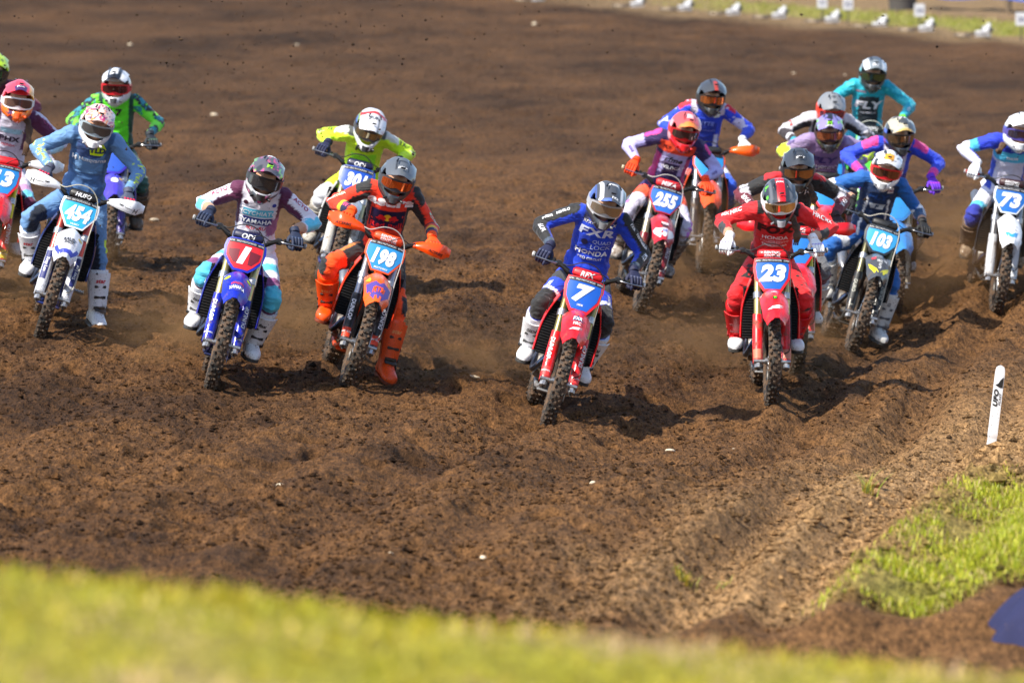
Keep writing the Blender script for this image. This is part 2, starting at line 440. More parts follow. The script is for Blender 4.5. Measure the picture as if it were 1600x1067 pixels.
def grass_mask(x, y):
    """where turf grows"""
    d = x - (mound_line(y) + 0.76 + 0.8 * (fbm(x * 1.6, y * 0.9, 90, 3) - .5))
    right = smooth(-0.40, 0.40, d) * smooth(26.6, 27.3, y + 1.2 * (fbm(x * 2.5, y * .3, 93, 2) - .5)) * (1 - smooth(33.6, 35.2, y))
    right = np.maximum(right, smooth(0.9, 1.6, d) * smooth(26.7, 27.2, y) * (1 - smooth(36, 39, y)))
    bank = 1 - smooth(11.8, 15.0, y)
    # far strip behind the start gates
    g = 131.0 - (np.clip(x, -1, 13) - 1.47) * 2.79
    far = smooth(g + 2.5, g + 4.5, y) * (1 - smooth(g + 10, g + 14, y)) * smooth(2, 8, x)
    return right, bank, far
def ground_color(x, y):
    dark = np.array([0.066, 0.0315, 0.0130]); mid = np.array([0.148, 0.069, 0.0245]); tan = np.array([0.36, 0.212, 0.094]); far_c = np.array([0.080, 0.0395, 0.0165])
    n1 = fbm(x * 0.5, y * 0.28, 101, 4)[..., None]; n2 = fbm(x * 2.5, y * 1.2, 111, 3)[..., None]
    moist = smooth(0.35, 0.65, 0.6 * n1 + 0.4 * n2)
    c = dark * (1 - moist) + mid * moist
    # drier towards the inside of the bend
    dry = smooth(-3.4, -0.2, x - mound_line(y))[..., None] * 0.7 * (1 - 0.5 * smooth(40, 50, y))[..., None]
    c = c * (1 - dry) + np.array([0.195, 0.098, 0.038]) * dry
    t = (smooth(-1.5, 0.2, x - mound_line(y) + 0.9 * (fbm(x * 2, y * 1, 121, 3) - .5)) * smooth(26.9, 27.6, y + 0.25 * (fbm(x * 3, y * 2, 8, 2) - .5)) * (1 - smooth(38, 46, y)))[..., None]
    c = c * (1 - t) + tan * t
    f = smooth(50, 95, y)[..., None]; c = c * (1 - f) + far_c * np.clip(0.1 + 1.1 * n1 + 0.7 * n2 + 0.8 * (fbm((x * .9 + y * .18) * 1.1, (y - x * .6) * .10, 181, 3)[..., None] - .5), .2, 3) * f
    g = 131.0 - (np.clip(x, -1, 13) - 1.47) * 2.79
    dryfar = (smooth(g - 6, g + 1, y) * smooth(60, 70, y) * smooth(-1.5, 4, x))[..., None]; c = c * (1 - dryfar) + np.array([0.25, 0.165, 0.085]) * dryfar
    right, bank, far = grass_mask(x, y)
    c = c * (1 - 0.75 * right[..., None]) + np.array([0.24, 0.25, 0.03]) * 0.75 * right[..., None]
    straw = np.array([0.54, 0.36, 0.19]); gr = np.array([0.35, 0.31, 0.03])
    nb = smooth(0.35, 0.65, fbm(x * 2.2, y * 1.1, 131, 3) * 0.7 + 0.4 * smooth(8.2, 10.6, y) - .05)[..., None]
    c = c * (1 - bank[..., None]) + (straw * (1 - nb) + gr * nb) * bank[..., None]
    c = c * (1 - far[..., None]) + np.array([0.27, 0.26, 0.055]) * far[..., None]
    return c
set_col(gme, ground_color(GX, GY).reshape(-1, 3))

gm = bpy.data.materials.new('track_soil'); gm.use_nodes = True
N = gm.node_tree.nodes; L = gm.node_tree.links; b = N['Principled BSDF']
at = N.new('ShaderNodeAttribute'); at.attribute_name = 'Col'; tc = N.new('ShaderNodeTexCoord')
n1 = N.new('ShaderNodeTexNoise'); n1.inputs['Scale'].default_value = 26; n1.inputs['Detail'].default_value = 6; n1.inputs['Roughness'].default_value = 0.7
n2 = N.new('ShaderNodeTexVoronoi'); n2.inputs['Scale'].default_value = 40
n3_ = N.new('ShaderNodeTexNoise'); n3_.inputs['Scale'].default_value = 75; n3_.inputs['Detail'].default_value = 3
mpg = N.new('ShaderNodeMapping'); mpg.inputs['Scale'].default_value = (1.0, 0.24, 1.0); L.new(tc.outputs['Object'], mpg.inputs['Vector'])
for q in (n1, n2, n3_): L.new(mpg.outputs[0], q.inputs['Vector'])
mp = N.new('ShaderNodeMapRange'); mp.inputs[1].default_value = 0.32; mp.inputs[2].default_value = 0.68; mp.inputs[3].default_value = 0.28; mp.inputs[4].default_value = 1.62
L.new(n1.outputs['Fac'], mp.inputs[0])
mp2 = N.new('ShaderNodeMapRange'); mp2.inputs[1].default_value = 0.3; mp2.inputs[2].default_value = 0.7; mp2.inputs[3].default_value = 0.55; mp2.inputs[4].default_value = 1.42
L.new(n3_.outputs['Fac'], mp2.inputs[0])
mm = N.new('ShaderNodeMath'); mm.operation = 'MULTIPLY'; L.new(mp.outputs[0], mm.inputs[0]); L.new(mp2.outputs[0], mm.inputs[1])
vm = N.new('ShaderNodeVectorMath'); vm.operation = 'SCALE'; L.new(at.outputs['Color'], vm.inputs[0]); L.new(mm.outputs[0], vm.inputs['Scale'])
L.new(vm.outputs[0], b.inputs['Base Color']); b.inputs['Roughness'].default_value = 0.95; b.inputs['Specular IOR Level'].default_value = 0.15
b1 = N.new('ShaderNodeBump'); b1.inputs['Strength'].default_value = 0.9; b1.inputs['Distance'].default_value = 0.05; L.new(n1.outputs['Fac'], b1.inputs['Height'])
b2 = N.new('ShaderNodeBump'); b2.inputs['Strength'].default_value = 0.8; b2.inputs['Distance'].default_value = 0.022; L.new(n3_.outputs['Fac'], b2.inputs['Height']); L.new(b1.outputs[0], b2.inputs['Normal'])
L.new(b2.outputs[0], b.inputs['Normal'])
ground = obj('ground', gme, gm); tag(ground, 'loose brown ploughed race track soil with ruts', kind='structure')

# loose clods on the soil
ICO = []
_bm = bmesh.new(); bmesh.ops.create_icosphere(_bm, subdivisions=1, radius=1.0); _bm.verts.ensure_lookup_table()
_bm.free()
ICO_V = np.array([(1, 0, 0), (0, 1, 0), (-1, 0, 0), (0, -1, 0), (.1, .1, 1), (0, 0, -.9)], float); ICO_F = np.array([(0, 1, 4), (1, 2, 4), (2, 3, 4), (3, 0, 4), (1, 0, 5), (2, 1, 5), (3, 2, 5), (0, 3, 5)])
def clods(n, x, y, size, flat=0.7, sink=0.25, jit=0.28, zabs=None):
    V = ICO_V[None] * (1 + jit * rng.standard_normal((n, len(ICO_V), 1)).clip(-1.8, 1.8))
    th = rng.uniform(0, 6.283, n); c, s = np.cos(th)[:, None], np.sin(th)[:, None]
    st = rng.uniform(0.7, 1.5, (n, 1))
    X = (V[:, :, 0] * st) * c - V[:, :, 1] * s; Y = (V[:, :, 0] * st) * s + V[:, :, 1] * c; Z = V[:, :, 2] * flat
    sz = size[:, None]
    zz = (ground_z(x, y) if zabs is None else zabs)[:, None]
    P = np.stack([X * sz + x[:, None], Y * sz + y[:, None], Z * sz + zz + (sz * (1 - 2 * sink) * flat if zabs is None else 0)], -1).reshape(-1, 3)
    F = (ICO_F[None] + (np.arange(n) * len(ICO_V))[:, None, None]).reshape(-1, 3)
    return P, F
nc = 66000
cy_ = 26.8 + 27 * rng.random(nc) ** 1.6; cx_ = (rng.random(nc) * 2 - 1) * (2.1 + 0.085 * cy_)
keep = fbm(cx_ * 1.2, cy_ * 0.8, 140, 3) + 0.3 * rng.random(nc) > 0.56
cx_, cy_ = cx_[keep], cy_[keep]
csz = 0.006 + 0.014 * rng.random(len(cx_)) ** 4 + 0.018 * (rng.random(len(cx_)) > 0.993)
P, F = clods(len(cx_), cx_, cy_, csz)
cme = big_mesh('soil_clods', P, F, False)
set_col(cme, np.repeat(ground_color(cx_, cy_) * rng.uniform(0.22, 1.05, (len(cx_), 1)), len(ICO_V), 0))
tag(obj('soil_clods', cme, gm), 'small crumbly brown clods strewn over the track', kind='stuff')
# lumpy dry spoil on the right
nc = 5200
cy_ = rng.uniform(27.8, 39, nc); cx_ = mound_line(cy_) + rng.normal(0.55, 0.42, nc)
right = grass_mask(cx_, cy_)[0]; k = right < 0.55; cx_, cy_, right = cx_[k], cy_[k], right[k]
edge = np.exp(-((right - .3) / .3) ** 2); csz = 0.007 + 0.022 * rng.random(len(cx_)) ** 4.0 + 0.05 * (rng.random(len(cx_)) < .035 * edge) * rng.uniform(.5, 1, len(cx_))
P, F = clods(len(cx_), cx_, cy_, csz, 0.75, 0.3)
sme = big_mesh('dry_spoil_clods', P, F, False)
set_col(sme, np.repeat(ground_color(cx_, cy_) * rng.uniform(0.75, 1.15, (len(cx_), 1)), len(ICO_V), 0))
tag(obj('dry_spoil_clods', sme, gm), 'pale dry lumps of earth heaped along the track edge', kind='stuff')
print('ground', round(time.time() - T0, 1))

# ------------------------------------------------------------------ turf
def blades(n, x, y, h, wd, z0=None, bend=0.5):
    """n three-segment grass blades"""
    th = rng.uniform(0, 6.283, n); b = bend * rng.uniform(0.3, 1.3, n) * h
    dx, dy = np.cos(th), np.sin(th); px, py = -dy, dx
    z = ground_z(x, y, False) if z0 is None else z0
    V = np.empty((n, 7, 3))
    for k, (t, ww) in enumerate(((0, 1.0), (0.4, 0.9), (0.75, 0.6))):
        cx = x + dx * b * t * t; cy = y + dy * b * t * t; cz = z - 0.01 + h * (t - 0.15 * t * t)
        V[:, 2 * k] = np.stack([cx - px * wd * ww / 2, cy - py * wd * ww / 2, cz], -1)
        V[:, 2 * k + 1] = np.stack([cx + px * wd * ww / 2, cy + py * wd * ww / 2, cz], -1)
    V[:, 6] = np.stack([x + dx * b, y + dy * b, z - 0.01 + h * 0.85], -1)
    f = np.array([[0, 1, 3], [0, 3, 2], [2, 3, 5], [2, 5, 4], [4, 5, 6]])
    F = (f[None] + (np.arange(n) * 7)[:, None, None]).reshape(-1, 3)
    return V.reshape(-1, 3), F
gmat = bpy.data.materials.new('grass_blade'); gmat.use_nodes = True
N = gmat.node_tree.nodes; L = gmat.node_tree.links; b = N['Principled BSDF']
at = N.new('ShaderNodeAttribute'); at.attribute_name = 'Col'; L.new(at.outputs['Color'], b.inputs['Base Color']); b.inputs['Roughness'].default_value = 0.5
tr = N.new('ShaderNodeBsdfTranslucent'); L.new(at.outputs['Color'], tr.inputs[0])
mx = N.new('ShaderNodeMixShader'); mx.inputs[0].default_value = 0.35
L.new(b.outputs[0], mx.inputs[1]); L.new(tr.outputs[0], mx.inputs[2]); L.new(mx.outputs[0], N['Material Output'].inputs[0])
def turf(name, label, x, y, h, wd, cols, wts, bend=0.5):
    P, F = blades(len(x), x, y, h, wd, None, bend)
    me = big_mesh(name, P, F, False)
    if name == 'bank_grass':
        q = np.clip(fbm(x * 4.0, y * 1.6, 190, 3) * 1.9 - .45 + .28 * (rng.random(len(x)) - .5) + .5 * smooth(10.4, 8.4, y), 0, .999)
        pick = np.array(cols)[np.searchsorted(np.cumsum(wts), q).clip(0, len(cols) - 1)]
    else: pick = np.array(cols)[rng.choice(len(cols), len(x), p=wts)]
    pick = pick * rng.uniform(0.75, 1.25, (len(x), 1))
    set_col(me, np.repeat(pick, 7, 0))
    return tag(obj(name, me, gmat), label, kind='stuff')
n = 90000
y_ = rng.uniform(26.6, 39, n); x_ = mound_line(y_) + rng.uniform(0.2, 2.6, n)
m_ = grass_mask(x_, y_)[0]; cl = fbm(x_ * 5, y_ * 3, 160, 2)
k = (rng.random(n) < m_ ** 1.5 * 1.2 * smooth(0.25, 0.5, cl)); x_, y_, cl = x_[k], y_[k], cl[k]
turf('verge_grass', 'bright green turf on the inside of the bend', x_, y_, (0.02 + 0.05 * rng.random(len(x_))) * (0.4 + 1.2 * cl), np.full(len(x_), 0.007),
     [(0.30, 0.36, 0.012), (0.42, 0.45, 0.02), (0.54, 0.50, 0.05), (0.52, 0.40, 0.16)], [0.32, 0.36, 0.2, 0.12])
n = 26000
y_ = 5.5 + 9.0 * rng.random(n) ** 0.8; x_ = rng.uniform(-3.2, 3.2, n)
dn = smooth(0.35, 0.65, fbm(x_ * 2.2, y_ * 1.1, 131, 3) * 0.7 + 0.4 * smooth(8.2, 10.6, y_) - .05)
k = rng.random(n) < (0.10 + 0.6 * dn) * (0.25 + 0.75 * smooth(8.4, 10.4, y_)); x_, y_ = x_[k], y_[k]
turf('bank_grass', 'out of focus yellow green grass on the bank by the camera', x_, y_, (0.015 + 0.035 * rng.random(len(x_))) * (0.4 + 1.3 * fbm(x_ * 3, y_ * 1.5, 170, 2)), np.full(len(x_), 0.011),
     [(0.38, 0.36, 0.012), (0.50, 0.40, 0.025), (0.54, 0.41, 0.12), (0.54, 0.37, 0.20)], [0.22, 0.32, 0.24, 0.22])
n = 16000
x_ = rng.uniform(2, 26, n); y_ = 131.0 - (np.clip(x_, -1, 13) - 1.47) * 2.79 + rng.uniform(2, 14, n)
k = rng.random(n) < grass_mask(x_, y_)[2]; x_, y_ = x_[k], y_[k]
turf('far_grass', 'strip of pale grass behind the starting gates', x_, y_, 0.06 + 0.10 * rng.random(len(x_)), np.full(len(x_), 0.02),
     [(0.26, 0.28, 0.03), (0.34, 0.32, 0.06), (0.40, 0.32, 0.14)], [0.45, 0.35, 0.2])
# sprigs of weed at the lip of the bank
for j, (px, py, nb, hh) in enumerate([(1068, 900, 34, 0.09), (1130, 895, 22, 0.07), (1355, 762, 26, 0.16), (1322, 900, 24, 0.06), (1340, 905, 18, 0.05)]):
    d = FPX * CAM_H / (py + 130); p = cam_point(px, py, d)
    q = rng.normal(0, 0.055, (nb, 2)); q[:, 1] *= 1.5
    q *= .45
    P, F = blades(nb, q[:, 0] + p.x, q[:, 1] + p.y, hh * rng.uniform(0.5, 1.2, nb), np.full(nb, 0.009), None, 0.8)
    zz = gz(p.x, p.y); P = P - np.array([p.x, p.y, zz])
    me = big_mesh('weed_sprig', P, F, False)
    set_col(me, np.repeat(np.array([(0.25, 0.3, 0.03), (0.36, 0.34, 0.08), (0.42, 0.32, 0.03)])[rng.choice(3, nb)], 7, 0))
    o = obj('weed_sprig', me, gmat); o.location = (p.x, p.y, zz)
    tag(o, ['left leafy weed sprig above the blurred grass', 'right leafy weed sprig above the blurred grass',
            'yellow flowering weed alone in the middle of the right hand rut', 'short weed tuft on the pale soil below the flowering weed, left of two',
            'short weed tuft on the pale soil below the flowering weed, right of two'][j], 'weed', 'weeds on the soil')

# ------------------------------------------------------------------ the motocross bike, modelled once: X to the rider's left, -Y forward, origin under the front axle
WB = 1.46; RF = 0.345; RR = 0.335
FA = Vector((0, math.sin(R(27)), math.cos(R(27))))       # fork axis, upwards and back
FN = Vector((0, -FA.z, FA.y))                              # forwards and up, square to it
FB = Vector((0, 0, RF)) - FN * 0.035
def FK(u, Lk, off): return FB + Vector((u, 0, 0)) + FA * Lk + FN * off
L_GUARD, L_LOW, L_UP, L_TOP = 0.36, 0.535, 0.735, 0.80

def tyre(Rr, hw, rim_r, rows, kn, c):
    prof = [(-hw * .62, rim_r), (-hw * .95, rim_r + .02), (-hw, rim_r + .045), (-hw * .86, Rr - .030), (-hw * .5, Rr - .016), (0, Rr - .012),
            (hw * .5, Rr - .016), (hw * .86, Rr - .030), (hw, rim_r + .045), (hw * .95, rim_r + .02), (hw * .62, rim_r)]
    parts = [revolve(prof, 56, c=c)]
    rs = random.Random(3)
    for k in range(rows):
        for (x, tilt) in kn[k % len(kn)]:
            t = 2 * math.pi * k / rows
            rad = Vector((0, math.sin(t), math.cos(t))); tg = Vector((0, math.cos(t), -math.sin(t))); ax = Vector((1, 0, 0))
            n = (rad * math.cos(tilt) + ax * math.sin(tilt)).normalized(); a2 = tg.cross(n)
            rr = Rr - .012 - (hw * 0.9) * (1 - math.cos(tilt)) * .62
            p = Vector(c) + rad * rr + ax * x
            V = []
            for h, f in ((-.006, 1.0), (.0135, .82)):
                for sx, sy in ((-1, -1), (1, -1), (1, 1), (-1, 1)):
                    V.append(p + n * h + a2 * (sx * .0105 * f) + tg * (sy * .0085 * f))
            parts.append((V, [(0, 1, 5, 4), (1, 2, 6, 5), (2, 3, 7, 6), (3, 0, 4, 7), (4, 5, 6, 7)]))
    return join(*parts)
def spokes(rim_r, c, n=32, hub=.03, hx=.03):
    parts = []
    for k in range(n):
        t = 2 * math.pi * k / n; t2 = t + (.5 if k % 4 < 2 else -.5); s = 1 if k % 2 else -1
        parts.append(tube([Vector(c) + Vector((s * hx, hub * math.sin(t2), hub * math.cos(t2))), Vector(c) + Vector((s * .004, rim_r * math.sin(t), rim_r * math.cos(t)))], .0022, 3))
    return join(*parts)
def disc(r0, r1, x, c): return revolve([(x - .002, r0), (x + .002, r0), (x + .002, r1), (x - .002, r1)], 40, c=c)
CF = (0, 0, RF); CR = (0, WB, RR)
kf = [[(-.012, -.15), (.012, .15)], [(-.034, -.8), (.034, .8)], [(0, 0)], [(-.028, -.55), (.028, .55)]]
kr = [[(-.026, -.2), (0, 0), (.026, .2)], [(-.052, -.75), (.052, .75)]]
MESH = {}
def defm(key, vf, ang=40): MESH[key] = raw_mesh(key, vf[0], vf[1], ang); return vf
defm('tyre_f', tyre(RF, .047, .262, 84, kf, CF), 30); defm('tyre_r', tyre(RR, .062, .235, 64, kr, CR), 30)
def rim(r, hw, c): return revolve([(-hw, r + .012), (-hw, r - .004), (-hw * .5, r - .016), (hw * .5, r - .016), (hw, r - .004), (hw, r + .012), (hw * .6, r + .002), (-hw * .6, r + .002)], 56, c=c)
defm('rim_f', rim(.258, .030, CF)); defm('rim_r', rim(.232, .036, CR))
defm('spokes_f', spokes(.245, CF)); defm('spokes_r', spokes(.22, CR))
defm('hub_f', join(tube([(-.055, 0, RF), (.055, 0, RF)], .026, 14), tube([(.03, 0, RF), (.05, 0, RF)], .045, 14)))
defm('hub_r', join(tube([(-.07, WB, RR), (.07, WB, RR)], .032, 14), disc(.02, .095, -.072, CR)))
defm('disc_f', disc(.085, .13, .068, CF)); defm('disc_r', disc(.07, .118, -.06, CR))

def fork_leg(s):
    u = s * .105
    return join(tube([FK(u, .02, 0), FK(u, .40, 0)], .024, 12),
                rbox(FK(u, -.012, .012), (.052, .062, .11), .016, Matrix.Rotation(R(-27), 3, 'X')),
                tube([FK(u * .5, -.004, .035), FK(u * 1.32, -.004, .035)], .016, 10))
def fork_tube(s):
    u = s * .105
    return join(tube([FK(u, .335, 0), FK(u, .35, 0), FK(u, .52, 0), FK(u, .55, 0), FK(u, L_TOP, 0), FK(u, L_TOP + .012, 0)], [.029, .030, .030, .0275, .0275, .02], 16))
def fork_guard(s):
    G = []
    for i in range(13):
        Lk = .0 + .375 * i / 12; t = i / 12
        r = .040 + .004 * math.sin(t * 3.1); row = []
        for j in range(13):
            a = R(-118 + 236 * j / 12) + s * R(24)
            rr = r * (1 - .16 * (abs(math.sin(a)) ** 6))
            rl = Lk + (.03 * (1 - math.cos(a)) * .5 if i == 12 else 0) + (-.012 if i == 0 else 0)
            row.append(FK(s * .105 + math.sin(a) * rr, rl, math.cos(a) * rr))
        G.append(row)
    return sheet(G, .004)
for s, q in ((1, 'l'), (-1, 'r')):
    defm('fork_leg_' + q, fork_leg(s)); defm('fork_tube_' + q, fork_tube(s)); MESH['vf_guard_' + q] = defm('fork_guard_' + q, fork_guard(s), 60)
def clamp_(Lk, th):
    c = FK(0, Lk, -.012); M3 = Matrix.Rotation(R(-27), 3, 'X')
    return join(rbox(c, (.20, .07, th), .014, M3), *[tube([FK(s * .105, Lk - th * .55, 0), FK(s * .105, Lk + th * .55, 0)], .037, 14) for s in (1, -1)])
defm('clamp_low', clamp_(L_LOW, .045)); defm('clamp_up', clamp_(L_UP, .032))
# front fender: a curved tongue over the wheel
FEN = []
for i in range(19):
    t = i / 18
    y = .235 - .635 * t; z = .868 - .05 * t - .115 * t * t + .02 * math.sin(t * 3.14)
    hw = .062 + .043 * smooth(0, .22, t) - .008 * smooth(.5, .8, t) - .030 * smooth(.82, 1, t)
    row = []
    for j in range(15):
        q = -1 + 2 * j / 14
        arch = .058 * abs(q) ** 2.6 + .010 * (1 - smooth(.28, .42, abs(q))) * -1 * smooth(.1, .4, t)
        yy = y + (.060 * q * q * smooth(.75, 1, t))
        row.append((q * hw, yy, z - arch))
    FEN.append(row)
VF_FENDER = sheet([r[::-1] for r in FEN][::-1], .005); defm('fender_f', VF_FENDER, 50)
# number plate in the fork frame, wrapping back at its sides
def plate_pt(u, Lk, extra=0): return FK(u * 1.13, .650 + (Lk - .70) * 1.06, .088 - 1.6 * u * u + .10 * (Lk - .70) + extra)
def plate_shape(styl):
    if styl == 'hex': return [(-.126, .845), (.126, .845), (.134, .80), (.132, .745), (.062, .625), (-.062, .625), (-.132, .745), (-.134, .80)]
    if styl == 'round': return [(-.105, .853), (.105, .853), (.130, .835), (.138, .79), (.130, .72), (.085, .655), (.05, .62), (-.05, .62), (-.085, .655), (-.130, .72), (-.138, .79), (-.130, .835)]
    return [(-.120, .850), (.120, .850), (.130, .79), (.118, .70), (.060, .60), (-.060, .60), (-.118, .70), (-.130, .79)]
def plate_mesh(outline, extra, th, k=1.0, cl=.735):
    V2, F = poly_tris([((u * k) * 10, (cl + (l - cl) * k) * 10) for u, l in outline], .35)
    V = [plate_pt(a / 10, b / 10, extra) for a, b in V2] + [plate_pt(a / 10, b / 10, extra - th) for a, b in V2]; n = len(V2)
    # outline edges
    cnt = {}
    for f in F:
        for a, b in zip(f, f[1:] + f[:1]): cnt[(a, b)] = cnt.get((a, b), 0) + 1
    G = [tuple(f) for f in F] + [tuple(i + n for i in reversed(f)) for f in F]
    for (a, b) in cnt:
        if (b, a) not in cnt: G.append((b, a, a + n, b + n))
    nrm = (Vector(V[F[0][1]]) - Vector(V[F[0][0]])).cross(Vector(V[F[0][2]]) - Vector(V[F[0][0]]))
    if nrm.y > 0: G = [tuple(reversed(f)) for f in G]
    return V, G
PLATE_BVH = {}
for st in ('hex', 'round', 'long'):
    defm('plate_' + st, plate_mesh(plate_shape(st), 0, .006), 30)
    defm('plate_panel_' + st, plate_mesh(plate_shape(st), .0022, .0018, .86 if st != 'hex' else .90), 30)
strip = [(-.108, .843), (.108, .843), (.110, .816), (-.110, .816)]
defm('plate_strip', plate_mesh(strip, .0045, .002), 30)
def plate_decal(name, s, u, Lc, h, m, parent, M, bold=.03, shear=.18, squeeze=1.0):
    V2, F = text_tris(s, bold, shear)
    P = [plate_pt(u + a * h * squeeze, Lc + b * h, .0062) for a, b in V2]
    return obj(name, raw_mesh(name, P, F, 180), m, parent, M)
# handlebar
def BAR(x): # centre line of the bar for |x| up to .405
    a = abs(x); s = 1 if x >= 0 else -1
    pts = [(0, .405, 1.055), (.07, .405, 1.055), (.115, .402, 1.072), (.195, .405, 1.128), (.24, .412, 1.137), (.45, .474, 1.153)]
    for p, q in zip(pts, pts[1:]):
        if a <= q[0] + 1e-9:
            t = (a - p[0]) / (q[0] - p[0]); return Vector((s * a, p[1] + (q[1] - p[1]) * t, p[2] + (q[2] - p[2]) * t))
bp = [BAR(x) for x in (-.405, -.24, -.195, -.15, -.115, -.07, 0, .07, .115, .15, .195, .24, .405)]
defm('handlebar', join(tube(spline(bp, 4), .0155, 10), *[rbox((s * .055, .405, 1.045), (.04, .05, .06), .01) for s in (1, -1)],
                       *[tube([FK(s * .055, L_UP, -.01), (s * .055, .405, 1.04)], .014, 8) for s in (1, -1)]))
defm('bar_pad', rbox((0, .372, 1.118), (.225, .045, .070), .016, Matrix.Rotation(R(-20), 3, 'X')), 60)
VF_PAD = rbox((0, .372, 1.118), (.225, .045, .070), .016, Matrix.Rotation(R(-20), 3, 'X'))
for s, q in ((1, 'l'), (-1, 'r')):
    a, b_ = BAR(s * .285), BAR(s * .412)
    ribs = [a + (b_ - a) * (k / 14) for k in range(15)]
    defm('grip_' + q, tube(ribs, [.0175 if k % 2 else .0155 for k in range(14)] + [.021], 12), 70)
    defm('grip_end_' + q, tube([BAR(s * .405), BAR(s * .405) + Vector((s * .018, .005, 0))], .0195, 12))
    lv = spline([BAR(s * .235) + Vector((0, -.018, .002)), BAR(s * .25) + Vector((0, -.05, .002)), BAR(s * .30) + Vector((0, -.075, -.002)), BAR(s * .39) + Vector((s * .01, -.085, -.004))], 4)
    defm('lever_' + q, tube(lv, [.011] * 5 + [.008] * (len(lv) - 7) + [.0085, .011], 8, flat=.8))
    defm('perch_' + q, join(rbox(BAR(s * .222) + Vector((0, -.012, .004)), (.055, .058, .048), .012), tube([BAR(s * .21) + Vector((0, -.03, .006)), BAR(s * .14) + Vector((0, -.035, .016))], 0.017, 10),
                            rbox(BAR(s * .262) + Vector((0, .0, .014)), (.022, .034, .03), .007)))
    # hand guard: swept shell in front of the fist
    G = []
    for i in range(17):
        t = i / 16; x = .170 + .305 * t
        c = BAR(min(x, .405)); hz = .010 + .042 * math.sin(min(1, t * 1.2) * math.pi * .5) - .026 * smooth(.8, 1, t)
        fy = -.030 - .085 * math.sin(min(1.0, t * 1.5) * math.pi * .5) + .105 * smooth(.72, 1.0, t)
        row = []
        for j in range(9):
            k = -1 + 2 * j / 8
            row.append((s * x, c.y + fy + .018 * k * k + (.01 * k), c.z + .004 + k * hz - .010 * smooth(.3, 1, t)))
        G.append(row if s < 0 else row[::-1])
    MESH['vf_hguard_' + q] = defm('hand_guard_' + q, sheet(G, .004), 60)
hose = spline([BAR(-.20) + Vector((0, -.05, .02)), (-.15, .31, 1.15), (-.06, .27, 1.20), (.04, .27, 1.195), (.115, .27, 1.12), (.135, .24, 1.0), (.132, .19, .84), (.138, .11, .62), (.135, .03, .44), (.09, .0, .40)], 5)
defm('brake_hose', tube(hose, .0042, 6))
hose2 = spline([BAR(.20) + Vector((0, -.05, .015)), (.16, .32, 1.13), (.08, .30, 1.15), (0, .36, 1.09), (-.03, .42, 1.0), (-.05, .5, .9)], 5)
defm('clutch_cable', tube(hose2, .0038, 6))
defm('caliper', rbox((.088, .105, .40), (.05, .07, .10), .016))

# chassis
DZ = -0.06
def shroud(s):
    # rows run from the top edge to the bottom tip, columns from the front lip to the rear
    G = []
    for i in range(13):
        t = i / 12; z = .985 - .44 * t + DZ
        yf = .335 + .03 * t + .02 * math.sin(t * 3); yr = .86 - .42 * smooth(.15, .95, t)
        row = []
        for j in range(11):
            k = j / 10; y = yf + (yr - yf) * k
            bul = .150 + .082 * math.sin(min(1, .12 + t * 1.35) * math.pi * .5)
            x = bul - .10 * k ** 1.3 * (1 - .35 * t) + .012 * math.sin(t * 7) * k
            if j == 0: x -= .012
            row.append((s * x, y, z + .05 * k * (1 - t)))
        G.append(row if s > 0 else row[::-1])
    return sheet(G, .006)
def duct(s):
    parts = [rbox((s * .135, .415, .73 + DZ), (.135, .05, .40), .012)]
    return join(*parts)
def louvre(s):
    return join(*[rbox((s * .137, .382, .548 + DZ + .0205 * k), (.145, .022, .006), .002, Matrix.Rotation(R(50), 3, 'X')) for k in range(19)])
for s, q in ((1, 'l'), (-1, 'r')):
    MESH['vf_shroud_' + q] = defm('shroud_' + q, shroud(s), 50); defm('radiator_' + q, duct(s)); defm('louvre_' + q, louvre(s))
    defm('peg_' + q, join(rbox((s * .195, .86, .395 + DZ), (.11, .05, .022), .006), *[rbox((s * (.155 + .022 * k), .86, .408 + DZ), (.006, .05, .012), .002) for k in range(5)], rbox((s * .135, .86, .40 + DZ), (.04, .05, .05), .01)))
    G = []
    for i in range(8):
        t = i / 7; row = []
        for j in range(8):
            k = j / 7
            row.append((s * (.105 - .03 * k + .01 * math.sin(k * 3)), .92 + .48 * k, .88 + DZ - .27 * t * (1 - .55 * k)))
        G.append(row if s > 0 else row[::-1])
    defm('side_panel_' + q, sheet(G, .004), 50)
def sec(y, z0, z1, hw, p=2.6, n=20):
    return ring((0, y, (z0 + z1) / 2), (1, 0, 0), (0, 0, 1), hw, (z1 - z0) / 2, n, p)
defm('fuel_tank', loft([sec(.40, .86, .95, .03), sec(.43, .78, 1.0, .10), sec(.52, .76, 1.005, .125), sec(.64, .78, .975, .11), sec(.74, .80, .945, .085)]), 60)
for k in ('fuel_tank',):
    co = np.empty(len(MESH[k].vertices) * 3); MESH[k].vertices.foreach_get('co', co); co = co.reshape(-1, 3); co[:, 2] += DZ; MESH[k].vertices.foreach_set('co', co.ravel())
defm('seat', loft([sec(.60, .90 + DZ, .965 + DZ, .055), sec(.66, .875 + DZ, .97 + DZ, .07), sec(.85, .86 + DZ, .95 + DZ, .085), sec(1.05, .87 + DZ, .965 + DZ, .09), sec(1.30, .90 + DZ, .985 + DZ, .085), sec(1.38, .925 + DZ, .975 + DZ, .06)]), 60)
G = []
for i in range(12):
    t = i / 11; y = 1.22 + .62 * t; z = .915 + DZ + .10 * t - .03 * t * t; hw = .095 - .03 * t; G.append([(q * hw, y, z - .05 * abs(q) ** 2.2) for q in np.linspace(-1, 1, 9)])
defm('fender_r', sheet(G, .005), 50)
def T(*p): return [(a, b, c + DZ) for a, b, c in p]
fr = []
